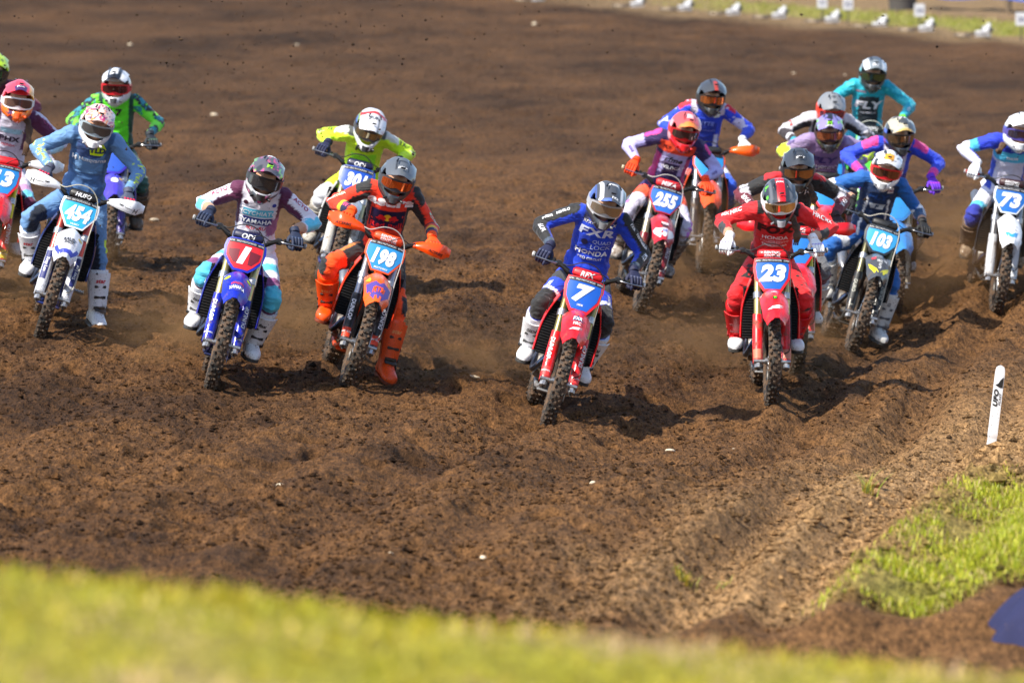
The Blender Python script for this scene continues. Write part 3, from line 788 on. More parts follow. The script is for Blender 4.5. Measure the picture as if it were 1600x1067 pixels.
for s in (1, -1):
    fr.append(tube(spline(T((s * .02, .43, .93), (s * .07, .52, .86), (s * .095, .74, .70), (s * .10, .88, .55), (s * .09, .90, .36)), 4), .021, 8))
    fr.append(tube(spline(T((s * .02, .43, .80), (s * .04, .44, .60), (s * .07, .48, .34), (s * .09, .60, .28), (s * .09, .90, .30)), 4), .018, 8))
    fr.append(tube(spline(T((s * .06, .86, .80), (s * .08, 1.1, .86), (s * .07, 1.38, .92)), 4), .011, 6))
    fr.append(tube(T((s * .09, .92, .52), (s * .07, 1.32, .86)), .010, 6))
fr.append(tube([FK(0, L_LOW - .02, -.035), FK(0, L_UP + .02, -.035)], .032, 12))
fr.append(rbox((0, .70, .268 + DZ), (.19, .42, .02), .008))
defm('frame', join(*fr))
defm('engine', join(rbox((0, .70, .42 + DZ), (.20, .36, .22), .04), rbox((0, .60, .62 + DZ), (.15, .17, .26), .02, Matrix.Rotation(R(-8), 3, 'X')), rbox((0, .59, .78 + DZ), (.12, .15, .07), .02),
                    *[rbox((0, .60, .56 + DZ + .026 * k), (.17, .19, .008), .003) for k in range(6)],
                    tube([(.09, .68, .42 + DZ), (.135, .68, .42 + DZ)], [.105, .085], 20), tube([(-.09, .74, .43 + DZ), (-.14, .74, .43 + DZ)], [.115, .095], 20), tube([(-.08, .56, .45 + DZ), (-.135, .56, .45 + DZ)], [.05, .042], 14)), 35)
defm('exhaust_pipe', tube(spline(T((-.02, .50, .68), (-.06, .44, .60), (-.13, .43, .48), (-.165, .50, .40), (-.16, .68, .42), (-.13, .86, .60), (-.12, 1.02, .70)), 5), .0215, 12))
defm('silencer', join(tube(T((-.12, 1.0, .69), (-.135, 1.05, .72), (-.15, 1.42, .88), (-.15, 1.46, .895)), [.024, .045, .050, .03], 14, flat=.85)))
def swing(): 
    p = []
    for s in (1, -1):
        p.append(loft([ring((s * .085, .92, .42 + DZ), (1, 0, 0), (0, 0, 1), .02, .05, 10, 3), ring((s * .105, 1.2, .37 + DZ * .5), (1, 0, 0), (0, 0, 1), .017, .036, 10, 3), ring((s * .105, WB + .05, RR), (1, 0, 0), (0, 0, 1), .014, .028, 10, 3)]))
    p.append(rbox((0, 1.0, .41 + DZ), (.17, .08, .06), .015)); p.append(tube([(-.125, WB, RR), (.125, WB, RR)], .012, 8)); return join(*p)
defm('swingarm', swing())
ch = []
for s in (1, -1):
    ch.append(tube([(-.072, .90, .41 + DZ + s * .035), (-.072, WB, RR + s * .092)], .007, 6))
defm('chain', join(*ch))
defm('shock', join(tube(T((0, .96, .50), (0, 1.02, .80)), .02, 8), *[revolve([(0, 0)], 3)] if False else [tube(spline([(.036 * math.cos(k * .9), .965 + .05 * k / 40 + .036 * math.sin(k * .9), .50 + DZ + .26 * k / 40) for k in range(41)], 2), .007, 5)]))

VF_CACHE = {k: bvh_of(*v) for k, v in list(MESH.items()) if k.startswith('vf_')}
BVH_FENDER = bvh_of(*VF_FENDER); BVH_PAD = bvh_of(*VF_PAD)

WHITE = S(235, 235, 238); BLACK = (0.012, 0.012, 0.013)
def steer_matrix(deg):
    p = FK(0, .6, -.022); Rm = Matrix.Rotation(R(deg), 4, FA)
    return Matrix.Translation(p) @ Rm @ Matrix.Translation(-p)

def make_bike(bid, M, steer, c):
    """c: dict of colours and graphics"""
    st = steer_matrix(steer)
    root = empty('motocross_bike', M)
    main, plas2 = plastic(c['main']), plastic(c.get('second', c['main']))
    fen = plastic(c.get('fender', c['main'])); guard = plastic(c.get('guard', c['main']), .8); shr = plastic(c.get('shroud', c['main']))
    forkm = mat('fork_%d_%d_%d' % tuple(int(v * 255) for v in c.get('fork', GOLD)), c.get('fork', GOLD), .33, .75, dirt=.3)
    rimm = mat('rim_%d_%d_%d' % tuple(int(v * 255) for v in c.get('rim', BLACK)), c.get('rim', BLACK), .35, .6, dirt=.75)
    A = lambda key, name, m, par=root, mtx=None: obj(name, MESH[key], m, par, mtx)
    fw = empty('front_wheel', st, root)
    A('tyre_f', 'tyre', M_RUB, fw); A('rim_f', 'rim', rimm, fw); A('spokes_f', 'spokes', M_STL, fw); A('hub_f', 'hub', M_ALU, fw); A('disc_f', 'brake_disc', M_STL, fw)
    rw = empty('rear_wheel', None, root)
    A('tyre_r', 'tyre', M_RUB, rw); A('rim_r', 'rim', rimm, rw); A('spokes_r', 'spokes', M_STL, rw); A('hub_r', 'hub', M_ALU, rw); A('disc_r', 'brake_disc', M_STL, rw)
    for q in 'lr':
        leg = A('fork_leg_' + q, 'fork_leg', M_CHR if False else M_ALU, root, st)
        A('fork_tube_' + q, 'fork_tube', forkm, leg)
        g = A('fork_guard_' + q, 'fork_guard', guard, leg)
        s = 1 if q == 'l' else -1
        bv = VF_CACHE['vf_guard_' + q]
        if c.get('guard_panel'):
            decal('guard_stripe', poly_tris([(-.5, -.5), (.5, -.5), (.5, .5), (-.5, .5)], .12), bv, FK(s * .118, .235, .04), (1, 0, 0), FA, .045, .24, ink(c['guard_panel']), leg, .0025, FN)
        if c.get('guard_low'):
            decal('guard_band', poly_tris([(-.5, -.5), (.5, -.5), (.5, .5), (-.5, .5)], .12), bv, FK(s * .113, .055, .04), (1, 0, 0), FA, .062, .075, ink(c['guard_low']), leg, .0025, FN)
        if c.get('guard_text'):
            decal('guard_lettering', text_tris(c['guard_text'], .03, 0.1), bv, FK(s * .120, .235, .04), FA * s if c.get('flip', True) else FA, Vector((-s, 0, 0)), .031, .031, ink(c.get('guard_ink', WHITE)), leg, .005, FN)
            decal('guard_lettering', text_tris(c.get('guard_sub', 'SHOWA'), .02, 0), bv, FK(s * .112, .058, .04), (1, 0, 0), FA, .012, .014, ink(c.get('guard_ink', WHITE)), leg, .005, FN)
    A('clamp_low', 'triple_clamp', M_ALU, root, st); A('clamp_up', 'triple_clamp', M_ALU, root, st)
    fd = A('fender_f', 'front_fender', fen, root, st)
    def fdec(tri, x, y, sx, sy, col, off=.003, name='fender_graphic'):
        decal(name, tri, BVH_FENDER, (x, y, .84), (1, 0, 0), (0, .93, .36), sx, sy, ink(col), fd, off, (0, -.36, .93))
    for g in c.get('fender_art', []):
        if g[0] == 't': fdec(text_tris(g[1], .03, g[6] if len(g) > 6 else .1), g[2], g[3], g[4] * 1.5, g[4] * 3.6, g[5], .005, 'fender_lettering')
        else: fdec(poly_tris(g[1], .3), g[2], g[3], g[4], g[4] * 1.6, g[5], .003)
    stl = c.get('plate_style', 'hex')
    pl = A('plate_' + stl, 'number_plate', plastic(c.get('plate_frame', c['main']), .2), root, st)
    A('plate_panel_' + stl, 'plate_panel', plastic(c['plate'], .15), pl)
    A('plate_strip', 'name_strip', ink((.012, .012, .016)), pl)
    if c.get('num'):
        n = c['num']; h = .128 if len(n) < 3 else .120
        if n == '1': 
            for sx in (-1, 1):
                vent = obj('plate_vent', raw_mesh('plate_vent', *plate_mesh([(sx * .035, .775), (sx * .105, .77), (sx * .098, .725), (sx * .06, .675), (sx * .035, .675)], .0045, .002), 30), ink(S(112, 22, 40)), pl)
        plate_decal('race_number', n, 0.0, .735, h, ink(WHITE), pl, None, c.get('nbold', .06), .22, c.get('nsq', {1: 1.15, 2: 1.0, 3: .70}[len(n)]))
        plate_decal('strip_lettering', c.get('strip', 'AMA   PRO MOTOCROSS   WMX'), 0, .829, .012, ink((.75, .75, .78)), pl, None, .0, 0, .9)
    if c.get('plate_sub'): plate_decal('plate_lettering', c['plate_sub'], 0.0, .652, .014, ink(WHITE), pl, None, .02, 0)
    hb = A('handlebar', 'handlebar', mat('bar_alloy', (.03, .03, .032), .35, .6, dirt=.2), root, st)
    pad = A('bar_pad', 'bar_pad', plastic(c.get('pad', BLACK), .1, .5), hb)
    pt = c.get('pad_text')
    if pt:
        for k, dy in enumerate((.015, -.013) if pt == 'RENTHAL' else (0,)):
            decal('pad_lettering', text_tris(pt, .03, .2), BVH_PAD, (0, .35, 1.118 + dy), (1, 0, 0), (0, .34, .94), .021 if pt == 'RENTHAL' else .040, .021 if pt == 'RENTHAL' else .040, ink(c.get('pad_ink', WHITE)), hb, .002, (0, -.94, .34))
    for q in 'lr':
        A('grip_' + q, 'grip', mat('grip_%d_%d_%d' % tuple(int(v * 255) for v in c.get('grip', BLACK)), c.get('grip', BLACK), .7), hb); A('grip_end_' + q, 'grip_end', mat('grip_end_%s' % bid, c.get('gend', (.35, .35, .35)), .6), hb)
        A('lever_' + q, 'lever', M_STL, hb); A('perch_' + q, 'lever_perch', M_BLK, hb)
    A('brake_hose', 'brake_hose', mat('hose_%s' % bid, c.get('hose', (.015, .015, .015)), .4), root, st); A('clutch_cable', 'clutch_cable', M_RUBG, root, st)
    A('caliper', 'brake_caliper', M_BLK, root, st)
    if c.get('hguard'):
        for q in 'lr':
            hg = A('hand_guard_' + q, 'hand_guard', plastic(c['hguard'], .2), root, st); s = 1 if q == 'l' else -1; bv = VF_CACHE['vf_hguard_' + q]
            cc = BAR(s * .33) + Vector((0, -.1, 0))
            for (tx, dx, dz, hh) in c.get('hg_art', []):
                decal('guard_lettering', text_tris(tx, .02, .15), bv, cc + Vector((s * dx, 0, dz)), (1, s * .0, -.12 * s), (.12 * s, 0, 1), hh, hh, ink(c.get('hg_ink', BLACK)), hg, .003, (0, -1, .05))
    for q in 'lr':
        sh = A('shroud_' + q, 'radiator_shroud', shr); s = 1 if q == 'l' else -1
        if c.get('shroud_text'):
            decal('shroud_lettering', text_tris(c['shroud_text'], .03, .15), VF_CACHE['vf_shroud_' + q], (s * .2, .55, .80 + DZ), (0, s * 1.0, -.0), (0, 0, 1), .055, .055, ink(c.get('shroud_ink', WHITE)), sh, .004, (s, -.25, 0))
        rd = A('radiator_' + q, 'radiator', M_MATT); A('louvre_' + q, 'radiator_louvre', M_MATT, rd)
        A('peg_' + q, 'footpeg', M_STL); A('side_panel_' + q, 'side_panel', plas2)
    A('fuel_tank', 'fuel_tank', M_BLK if c.get('tank') is None else plastic(c['tank'])); A('seat', 'seat', M_SEAT); A('fender_r', 'rear_fender', main)
    A('frame', 'frame', mat('frame_%d_%d_%d' % tuple(int(v * 255) for v in c.get('frame', (.35, .35, .36))), c.get('frame', (.35, .35, .36)), .45, .4, dirt=.7))
    A('engine', 'engine', M_ENG); A('exhaust_pipe', 'exhaust_pipe', M_PIPE); A('silencer', 'silencer', M_ALU); A('swingarm', 'swingarm', M_ALU); A('chain', 'chain', M_STL); A('shock', 'shock_absorber', M_STL)
    return root, st
print('bike meshes', round(time.time() - T0, 1))

# ------------------------------------------------------------------ riders
def ik(a, t, l1, l2, pole):
    a, t, pole = Vector(a), Vector(t), Vector(pole); d = t - a; D = d.length
    if D > (l1 + l2) * .995: t = a + d.normalized() * (l1 + l2) * .995; d = t - a; D = d.length
    if D < abs(l1 - l2) + .05: D = abs(l1 - l2) + .05
    x = (l1 * l1 - l2 * l2 + D * D) / (2 * D); h = math.sqrt(max(l1 * l1 - x * x, 0)); dn = d.normalized()
    p = pole - a; p = (p - dn * p.dot(dn)).normalized()
    return a + dn * x + p * h, t

# helmet shell, peak, goggles: head centre at the origin, -Y forward
def helmet_shell():
    NA, NE = 56, 34; V = []; F = []
    azs = [2 * math.pi * k / NA for k in range(NA)]; els = [R(-66) + (R(88) - R(-66)) * i / (NE - 1) for i in range(NE)]
    for el in els:
        for az in azs:
            a = az if az <= math.pi else az - 2 * math.pi
            x, y, z = .126 * math.sin(a) * math.cos(el), -.150 * math.cos(a) * math.cos(el), .148 * math.sin(el)
            if math.cos(el) > .5 and el > -1.0 and el < 0: k = 1
            ad, ed = abs(math.degrees(a)), math.degrees(el)
            f = float(smooth(82, 22, ad) * smooth(0, -34, ed))
            y -= .070 * f; z -= .018 * f; x *= 1 - .30 * f
            # straighten the cheeks
            k = float(smooth(-8, -50, ed)); x *= 1 + .16 * k; y = y * (1 + .10 * k)
            # ridge on the crown
            z += .004 * float(smooth(30, 60, ed)) * math.cos(3 * a)
            V.append((x, y, z))
    V.append((0, 0, .149)); top = len(V) - 1
    def port(i, j):
        a = azs[j] + math.pi / NA; a = a if a <= math.pi else a - 2 * math.pi
        e = math.degrees(els[i] + els[i + 1]) / 2 ; ad = abs(math.degrees(a))
        lo = -20 + 9 * float(smooth(30, 8, ad)) * 0 + 8 * float(smooth(25, 68, ad))
        return ad < 68 and lo < e < 27
    for i in range(NE - 1):
        for j in range(NA):
            if port(i, j): continue
            j2 = (j + 1) % NA; F.append((i * NA + j, i * NA + j2, (i + 1) * NA + j2, (i + 1) * NA + j))
    for j in range(NA): F.append(((NE - 1) * NA + j, (NE - 1) * NA + (j + 1) % NA, top))
    o = bpy.data.objects.new('t', raw_mesh('t', V, F, 180)); COL.objects.link(o)
    md = o.modifiers.new('s', 'SOLIDIFY'); md.thickness = .012; md.offset = -1
    me = bpy.data.meshes.new_from_object(o.evaluated_get(bpy.context.evaluated_depsgraph_get())); bpy.data.objects.remove(o)
    me.set_sharp_from_angle(angle=R(45)); me.name = 'helmet_shell'; return me
ME_SHELL = helmet_shell()
G = []
for i in range(15):
    s_ = i / 14; row = []
    for j in range(21):
        t = -1 + 2 * j / 20; hw = .106 - .004 * s_ - .010 * float(smooth(.8, 1, s_))
        y = -.035 - .205 * s_ + .035 * t * t * s_ + .02 * abs(t) ** 3
        z = .158 + .004 * s_ - .052 * s_ * s_ - (.052 - .012 * s_) * abs(t) ** 2.2 + .010 * math.exp(-(t / .34) ** 4) * (1 - .3 * s_)
        row.append((t * hw, y, z))
    G.append(row)
ME_PEAK = raw_mesh('peak', *sheet([r[::-1] for r in G], .005), 50)
ME_VENTS = [raw_mesh('peak_vent', *v, 40) for v in [rbox((s * .046, -.115, .176), (.012, .05, .008), .003, Matrix.Rotation(R(8), 3, 'X') @ Matrix.Rotation(R(14 * s), 3, 'Z')) for s in (1, -1)] + [rbox((0, -.20, .162), (.035, .012, .012), .003)]]
def band(w0, z0, z1, rad, n=17, m=7, notch=0.0):
    G = []
    for i in range(n):
        a = R(-w0 + 2 * w0 * i / (n - 1)); row = []
        for j in range(m):
            q = j / (m - 1); lo = z0 + notch * math.exp(-(math.degrees(a) / 13) ** 2); e = 1 - (abs(i / (n - 1) * 2 - 1) ** 5) * .35
            zc = (lo + z1) / 2; z = zc + (lo + (z1 - lo) * q - zc) * e
            row.append((math.sin(a) * rad * .84, -math.cos(a) * rad + .004 - abs(q - .5) * .0, z))
        G.append(row)
    return sheet(G[::-1], .006)
ME_GFRAME = raw_mesh('goggle_frame', *band(60, -.046, .044, .150), 50)
ME_LENS = raw_mesh('goggle_lens', *band(52, -.033, .033, .154, notch=.018), 50)
ME_STRAP = raw_mesh('goggle_strap', *loft([[(math.sin(a) * .130 * (1 if True else 1), -math.cos(a) * .154, z) for z, _ in ((-.022, 0), (.022, 0))] + [(math.sin(a) * .124, -math.cos(a) * .148, z) for z in (.022, -.022)] for a in [R(62 + (298 - 62) * k / 30) for k in range(31)]]), 50)
ME_MOUTH = raw_mesh('mouth_vent', *join(sheet([[(q * .026 * (1 - .35 * k), -.208 - .008 * k + .012 * q * q, -.064 - .042 * k) for q in np.linspace(1, -1, 7)] for k in np.linspace(0, 1, 4)], .01), *[rbox((s * .06, -.183, -.092), (.030, .012, .018), .004, Matrix.Rotation(R(-40 * s), 3, 'Z')) for s in (1, -1)]), 50)
def face():
    NA, NE = 28, 20; V = []; F = []
    for i in range(NE):
        el = R(-75 + 150 * i / (NE - 1))
        for j in range(NA):
            a = 2 * math.pi * j / NA; a = a if a <= math.pi else a - 2 * math.pi
            x, y, z = .074 * math.sin(a) * math.cos(el), -.098 * math.cos(a) * math.cos(el) - .018, .115 * math.sin(el) - .012
            e, ad = math.degrees(el), abs(math.degrees(a))
            y -= .024 * math.exp(-(ad / 11) ** 2) * math.exp(-((e + 10) / 13) ** 2)      # nose
            y += .010 * math.exp(-((ad - 26) / 11) ** 2) * math.exp(-((e - 5) / 7) ** 2)  # eye sockets
            y -= .006 * math.exp(-((e - 17) / 7) ** 2) * (ad < 50)                        # brow
            y -= .007 * math.exp(-(ad / 18) ** 2) * math.exp(-((e + 34) / 6) ** 2)        # lips
            V.append((x, y, z))
    for i in range(NE - 1):
        for j in range(NA): F.append((i * NA + j, i * NA + (j + 1) % NA, (i + 1) * NA + (j + 1) % NA, (i + 1) * NA + j))
    return V, F
ME_FACE = raw_mesh('face', *face(), 180)
def ball(c, r, n=10):
    return loft([ring((c[0], c[1], c[2] + r * math.sin(e)), (1, 0, 0), (0, 1, 0), r * math.cos(e) + 1e-4, r * math.cos(e) + 1e-4, n) for e in np.linspace(-1.5, 1.5, 7)])
ME_EYES = raw_mesh('eyes', *join(ball((.031, -.098, -.003), .013), ball((-.031, -.098, -.003), .013)), 180)

# gloved fist round a grip: bar along X (outwards), fingers in front, wrist behind
def glove():
    p = []
    for k, x in enumerate((-.036, -.012, .012, .035)):
        r = (.0118, .0122, .0117, .0105)[k]
        if k == 0: path = [(x, .030, .040), (x, -.006, .047), (x - .003, -.046, .034), (x - .004, -.078, .012), (x - .003, -.088, -.010)]
        else: path = [(x, .030, .038), (x, -.004, .045), (x, -.034, .026), (x + .001, -.040, -.006), (x + .001, -.020, -.030), (x, .004, -.030)]
        pts = spline(path, 3); n = len(pts)
        p.append(tube(pts, [r * (1.08 - .25 * i / (n - 1)) * (.72 if i in (0, n - 1) else 1) for i in range(n)], 9))
    p.append(loft([ring((0, .105, .052), (1, 0, 0), (0, -.3, 1), .030, .023, 14, 2.4), ring((0, .080, .046), (1, 0, 0), (0, -.2, 1), .036, .022, 14, 2.6), ring((0, .045, .040), (1, 0, 0), (0, 0, 1), .046, .021, 14, 2.8),
                   ring((0, .015, .037), (1, 0, 0), (0, .2, 1), .048, .019, 14, 2.8), ring((0, -.002, .038), (1, 0, 0), (0, .3, 1), .044, .012, 14, 2.6)]))
    th = spline([(-.030, .062, .034), (-.052, .036, .012), (-.054, .006, -.012), (-.040, -.024, -.022), (-.026, -.038, -.020)], 3)
    p.append(tube(th, [.017] * 3 + [.0145] * (len(th) - 5) + [.012, .008], 9))
    p.append(tube([(0, .088, .048), (0, .125, .060)], [.036, .039], 14))
    return join(*p)
VG = glove()
ME_GLOVE = {1: raw_mesh('glove', *VG, 60), -1: raw_mesh('glove', *mirror(VG), 60)}
VK = join(*[rbox((x, .006, .054), (.019, .026, .010), .004) for x in (-.036, -.012, .012, .035)])
ME_KNUCK = {1: raw_mesh('knuckle_pad', *VK, 60), -1: raw_mesh('knuckle_pad', *mirror(VK), 60)}

# boots: shaft (ankle at origin, shin up +Z) and foot (ankle at origin, toe towards -Y)
def bring(z, rx, ry, yo=0): return ring((0, yo, z), (1, 0, 0), (0, 1, 0), rx, ry, 18, 2.4)
V_SHAFT = loft([bring(-.035, .050, .058, .004), bring(.0, .055, .064, .002), bring(.05, .056, .064, 0), bring(.12, .061, .068, .002), bring(.20, .068, .076, .006), bring(.285, .074, .080, .006), bring(.305, .074, .079, .006), bring(.30, .062, .068, .006)])
def fring(y, z0, z1, hw): return ring((0, y, (z0 + z1) / 2), (1, 0, 0), (0, 0, 1), hw, (z1 - z0) / 2, 18, 2.7)
V_FOOT = loft([fring(.085, -.078, -.01, .030), fring(.075, -.082, .02, .041), fring(.03, -.082, .055, .048), fring(-.03, -.082, .050, .050), fring(-.09, -.082, .012, .052), fring(-.15, -.082, -.012, .053), fring(-.19, -.080, -.022, .045), fring(-.212, -.074, -.036, .026)])
V_SOLE = loft([ring((0, -.062, z), (1, 0, 0), (0, 1, 0), .054 * f, .156 * f, 22, 2.8) for z, f in ((-.098, .95), (-.095, 1.0), (-.078, 1.0), (-.074, .97))])
V_SHIN = sheet([[(math.sin(a) * (.066 + .024 * k), -math.cos(a) * (.072 + .022 * k) + .003, .03 + .255 * k) for a in np.linspace(R(-58), R(58), 9)] for k in np.linspace(0, 1, 8)], .006)
V_BUCK = [join(rbox((s * (.062 + .022 * z), -.014, z), (.012, .072, .026), .004), rbox((0, -.072 - .05 * z, z), (.085, .010, .020), .004)) for s in (1,) for z in (.035, .11, .185)]
V_INST = join(rbox((.047, -.055, .012), (.014, .07, .024), .005, Matrix.Rotation(R(18), 3, 'X')), rbox((0, -.062, .038), (.09, .05, .012), .004, Matrix.Rotation(R(28), 3, 'X')))
V_TOE = loft([fring(-.118, -.081, -.000, .0548), fring(-.15, -.083, -.0095, .0552), fring(-.192, -.081, -.0185, .0475), fring(-.2155, -.074, -.034, .027)])
ME_BOOT = {}
for s in (1, -1):
    f = (lambda v: v) if s == 1 else mirror
    ME_BOOT[s] = dict(shaft=raw_mesh('boot_shaft', *f(V_SHAFT), 60), foot=raw_mesh('boot_foot', *f(V_FOOT), 60), sole=raw_mesh('sole', *f(V_SOLE), 40), shin=raw_mesh('shin_plate', *f(V_SHIN), 50),
                      buckle=[raw_mesh('buckle', *f(v), 40) for v in V_BUCK], instep=raw_mesh('instep_strap', *f(V_INST), 40), toe=raw_mesh('toe_cap', *f(V_TOE), 60))

class Body: pass
def frame_m(origin, z, fwd):
    """matrix with +Z along z and -Y as near fwd as possible"""
    z = Vector(z).normalized(); y = -(Vector(fwd) - z * Vector(fwd).dot(z)).normalized(); x = y.cross(z)
    return Matrix(((x.x, y.x, z.x, origin[0]), (x.y, y.y, z.y, origin[1]), (x.z, y.z, z.z, origin[2]), (0, 0, 0, 1)))

def make_rider(bid, M, st, p):
    """p: pose and colours. Everything is laid out in the bike's own frame."""
    lean = p['lean']
    root = empty('person', M)
    hip = Vector((p.get('hx', 0), 0.95 + p.get('hy', 0), 1.035 + p.get('hz', 0)))
    jr = random.Random(bid); jit = lambda a: jr.uniform(-a, a)
    tf, trl = R(jit(2.5) + p.get('fwd', 36) - 3), R(p.get('roll', 0) + jit(2.5))
    up = Vector((math.sin(trl), -math.sin(tf) * math.cos(trl), math.cos(tf) * math.cos(trl))).normalized()
    xt = Vector((math.cos(trl), 0, -math.sin(trl))); xt = (xt - up * xt.dot(up)).normalized()
    tyaw = R(p.get('tyaw', 0)); fr = -(up.cross(xt)).normalized() * -1
    fr = xt.cross(up)  # chest normal
    if fr.y > 0: fr = -fr
    SL = .54
    chest = hip + up * SL
    back = -fr
    sp = [hip - up * .10 + back * -.01, hip, hip + up * .16 + back * .03, hip + up * .33 + back * .03, hip + up * .45 + back * .012, hip + up * .53, hip + up * .585 + fr * .012, hip + up * .66 + fr * .05]
    hw = [.135, .168, .148, .160, .166, .135, .074, .060]; hd = [.10, .125, .115, .122, .112, .088, .066, .058]
    rings = []
    for c, a, d in zip(spline(sp, 3), np.interp(np.linspace(0, 7, 22), range(8), hw), np.interp(np.linspace(0, 7, 22), range(8), hd)):
        rings.append(ring(c, xt, fr, a * p.get('girth', 1), d * p.get('girth', 1), 24, 2.35))
    parts = [loft(rings)]
    bones = [('torso', 0, hip - up * .1, hip + up * .60, .15)]
    sides = {}
    for s in (1, -1):
        sh = chest + xt * (s * .160) - up * .028
        gc = st @ BAR(s * .345)
        bar_ax = (st.to_3x3() @ (BAR(s * .40) - BAR(s * .25))).normalized()
        eo = p.get('elL' if s > 0 else 'elR', (.34, .04, .10))
        pole = sh + Vector((s * eo[0], eo[1] + jit(.15), eo[2] + jit(.16))) + Vector((s * .30, 0.26, -.40))
        wr = gc + Vector((0, .10, .065))
        for _ in range(2):
            el, wr2 = ik(sh, wr, .315, .285, pole)
            bk = el - gc; bk = (bk - bar_ax * bk.dot(bar_ax)).normalized()
            bk = (bk + Vector((0, .7, .15))).normalized(); bk = (bk - bar_ax * bk.dot(bar_ax)).normalized()
            zz = bk.cross(bar_ax) * (1 if s < 0 else -1)
            X = bar_ax; 
            zz = X.cross(bk) if s > 0 else bk.cross(X)
            if zz.z < 0: zz = -zz
            gm_ = Matrix(((X.x * s, bk.x, zz.x, gc.x), (X.y * s, bk.y, zz.y, gc.y), (X.z * s, bk.z, zz.z, gc.z), (0, 0, 0, 1)))
            wr = gm_ @ Vector((0, .118, .058))
        el, wr = ik(sh, wr, .315, .285, pole)
        sides[s] = dict(sh=sh, el=el, wr=wr, gm=gm_)
        a = [sh - xt * (s * .07) - up * .01, sh, sh.lerp(el, .35), sh.lerp(el, .75), el, el.lerp(wr, .3), el.lerp(wr, .65), wr, wr + (wr - el).normalized() * .015]
        parts.append(tube(spline(a, 2), np.interp(np.linspace(0, 8, 17), range(9), [.066, .074, .066, .058, .055, .054, .047, .038, .035]), 14))
        bones += [('arm', s, sh, el, .07), ('fore', s, el, wr, .055)]
        # legs
        hj = hip + xt * (s * .095) - up * .05
        peg = Vector((s * .205, .86, .41 + DZ))
        ft = p.get('footL' if s > 0 else 'footR')
        an = peg + Vector((s * .005, .055, .100)) if ft is None else Vector(ft)
        kp = p.get('kneeL' if s > 0 else 'kneeR', (.15, -.5, .22))
        kn, an = ik(hj, an, .445, .435, hj + Vector((s * kp[0], kp[1], kp[2])))
        a = [hj + up * .03, hj, hj.lerp(kn, .35), hj.lerp(kn, .75), kn, kn.lerp(an, .2), kn.lerp(an, .5), kn.lerp(an, .95)]
        parts.append(tube(spline(a, 2), np.interp(np.linspace(0, 7, 15), range(8), [.10, .108, .096, .075, .068, .066, .060, .050]), 16))
        bones += [('thigh', s, hj, kn, .09), ('shin', s, kn, an, .07)]
        sides[s].update(hj=hj, kn=kn, an=an)
    V, F = join(*parts)
    o = bpy.data.objects.new('t', raw_mesh('t', V, F, 0)); COL.objects.link(o)
    md = o.modifiers.new('r', 'REMESH'); md.mode = 'VOXEL'; md.voxel_size = p.get('voxel', .0138)
    m2 = o.modifiers.new('s', 'SMOOTH'); m2.iterations = 6; m2.factor = .5
    me = bpy.data.meshes.new_from_object(o.evaluated_get(bpy.context.evaluated_depsgraph_get())); bpy.data.objects.remove(o)
    me.name = 'body'
    nv = len(me.vertices); P = np.empty(nv * 3); me.vertices.foreach_get('co', P); P = P.reshape(-1, 3)
    Nn = np.empty(nv * 3); me.vertices.foreach_get('normal', Nn); Nn = Nn.reshape(-1, 3)
    # classify every vertex against the bones
    best = np.full(nv, 9.0); part = np.zeros(nv, int); tt = np.zeros(nv); side = np.zeros(nv)
    for k, (nm, s, a, b_, r) in enumerate(bones):
        a, b_ = np.array(a), np.array(b_); d = b_ - a; t = np.clip(((P - a) @ d) / (d @ d), 0, 1)
        dist = np.linalg.norm(P - a - t[:, None] * d, axis=1) / r
        if nm == 'torso': 
            dist = dist * .93
        if nm == 'arm': dist = np.where(t < .02, dist * 1.05, dist)
        q = dist < best; best[q] = dist[q]; part[q] = k; tt[q] = t[q]; side[q] = s
    names = np.array([b[0] for b in bones])[part]
    B = Body(); B.P = P; B.part = names; B.t = tt; B.side = side
    rel = P - np.array(hip); B.v = rel @ np.array(up) / SL; B.u = rel @ np.array(xt) * 1.12; B.f = rel @ np.array(fr)
    B.nf = Nn @ np.array(fr); B.nu = Nn @ np.array(up); B.nx = Nn @ np.array(xt); B.out = B.nx * np.where(side == 0, np.sign(B.u), side); B.nz = Nn[:, 2]; B.ny = -Nn[:, 1]
    B.n = n3(P, 9, hash(bid) % 1 + 3); B.n2 = n3(P, 22, 8)
    B.torso = names == 'torso'; B.arm = names == 'arm'; B.fore = names == 'fore'; B.thigh = names == 'thigh'; B.shin = names == 'shin'
    # pelvis belongs to the trousers
    pants = B.thigh | B.shin | (B.torso & (B.v < .10)); B.pants = pants; B.shirt = ~pants
    # folds in the cloth
    fold = (n3(P * np.array([1, 1, 1.6]), 13, 40) - .5); fold2 = np.sin(n3(P, 7, 44) * 38 + P[:, 2] * 55) 
    joint = np.exp(-((B.t - 1) / .25) ** 2) * (B.arm | B.thigh) + np.exp(-(B.t / .25) ** 2) * (B.fore | B.shin | B.arm) + .7 * (B.torso & (B.v < .55)) + .35
    fold3 = np.abs(n3(P * np.array([1, 1, 2.2]), 11, 58) - .5)
    amp = .016 * fold - .045 * np.minimum(fold3, .06) + .0015 + .0042 * fold2 * np.clip(joint, 0, 1.2)
    hem = np.where(B.shirt & B.torso & (B.v < .22), .010, 0)
    knee = np.where(B.thigh | B.shin, .010 * np.exp(-((np.where(B.thigh, B.t - 1, B.t)) / .13) ** 2) * np.clip(B.ny + .2, 0, 1), 0)
    P2 = P + Nn * (amp + hem + knee)[:, None]
    me.vertices.foreach_set('co', P2.ravel()); me.update()
    me.polygons.foreach_set('use_smooth', np.ones(len(me.polygons), bool))
    C = np.zeros((nv, 3)); C[:] = p['jersey']; C[pants] = p.get('pants', p['jersey'])
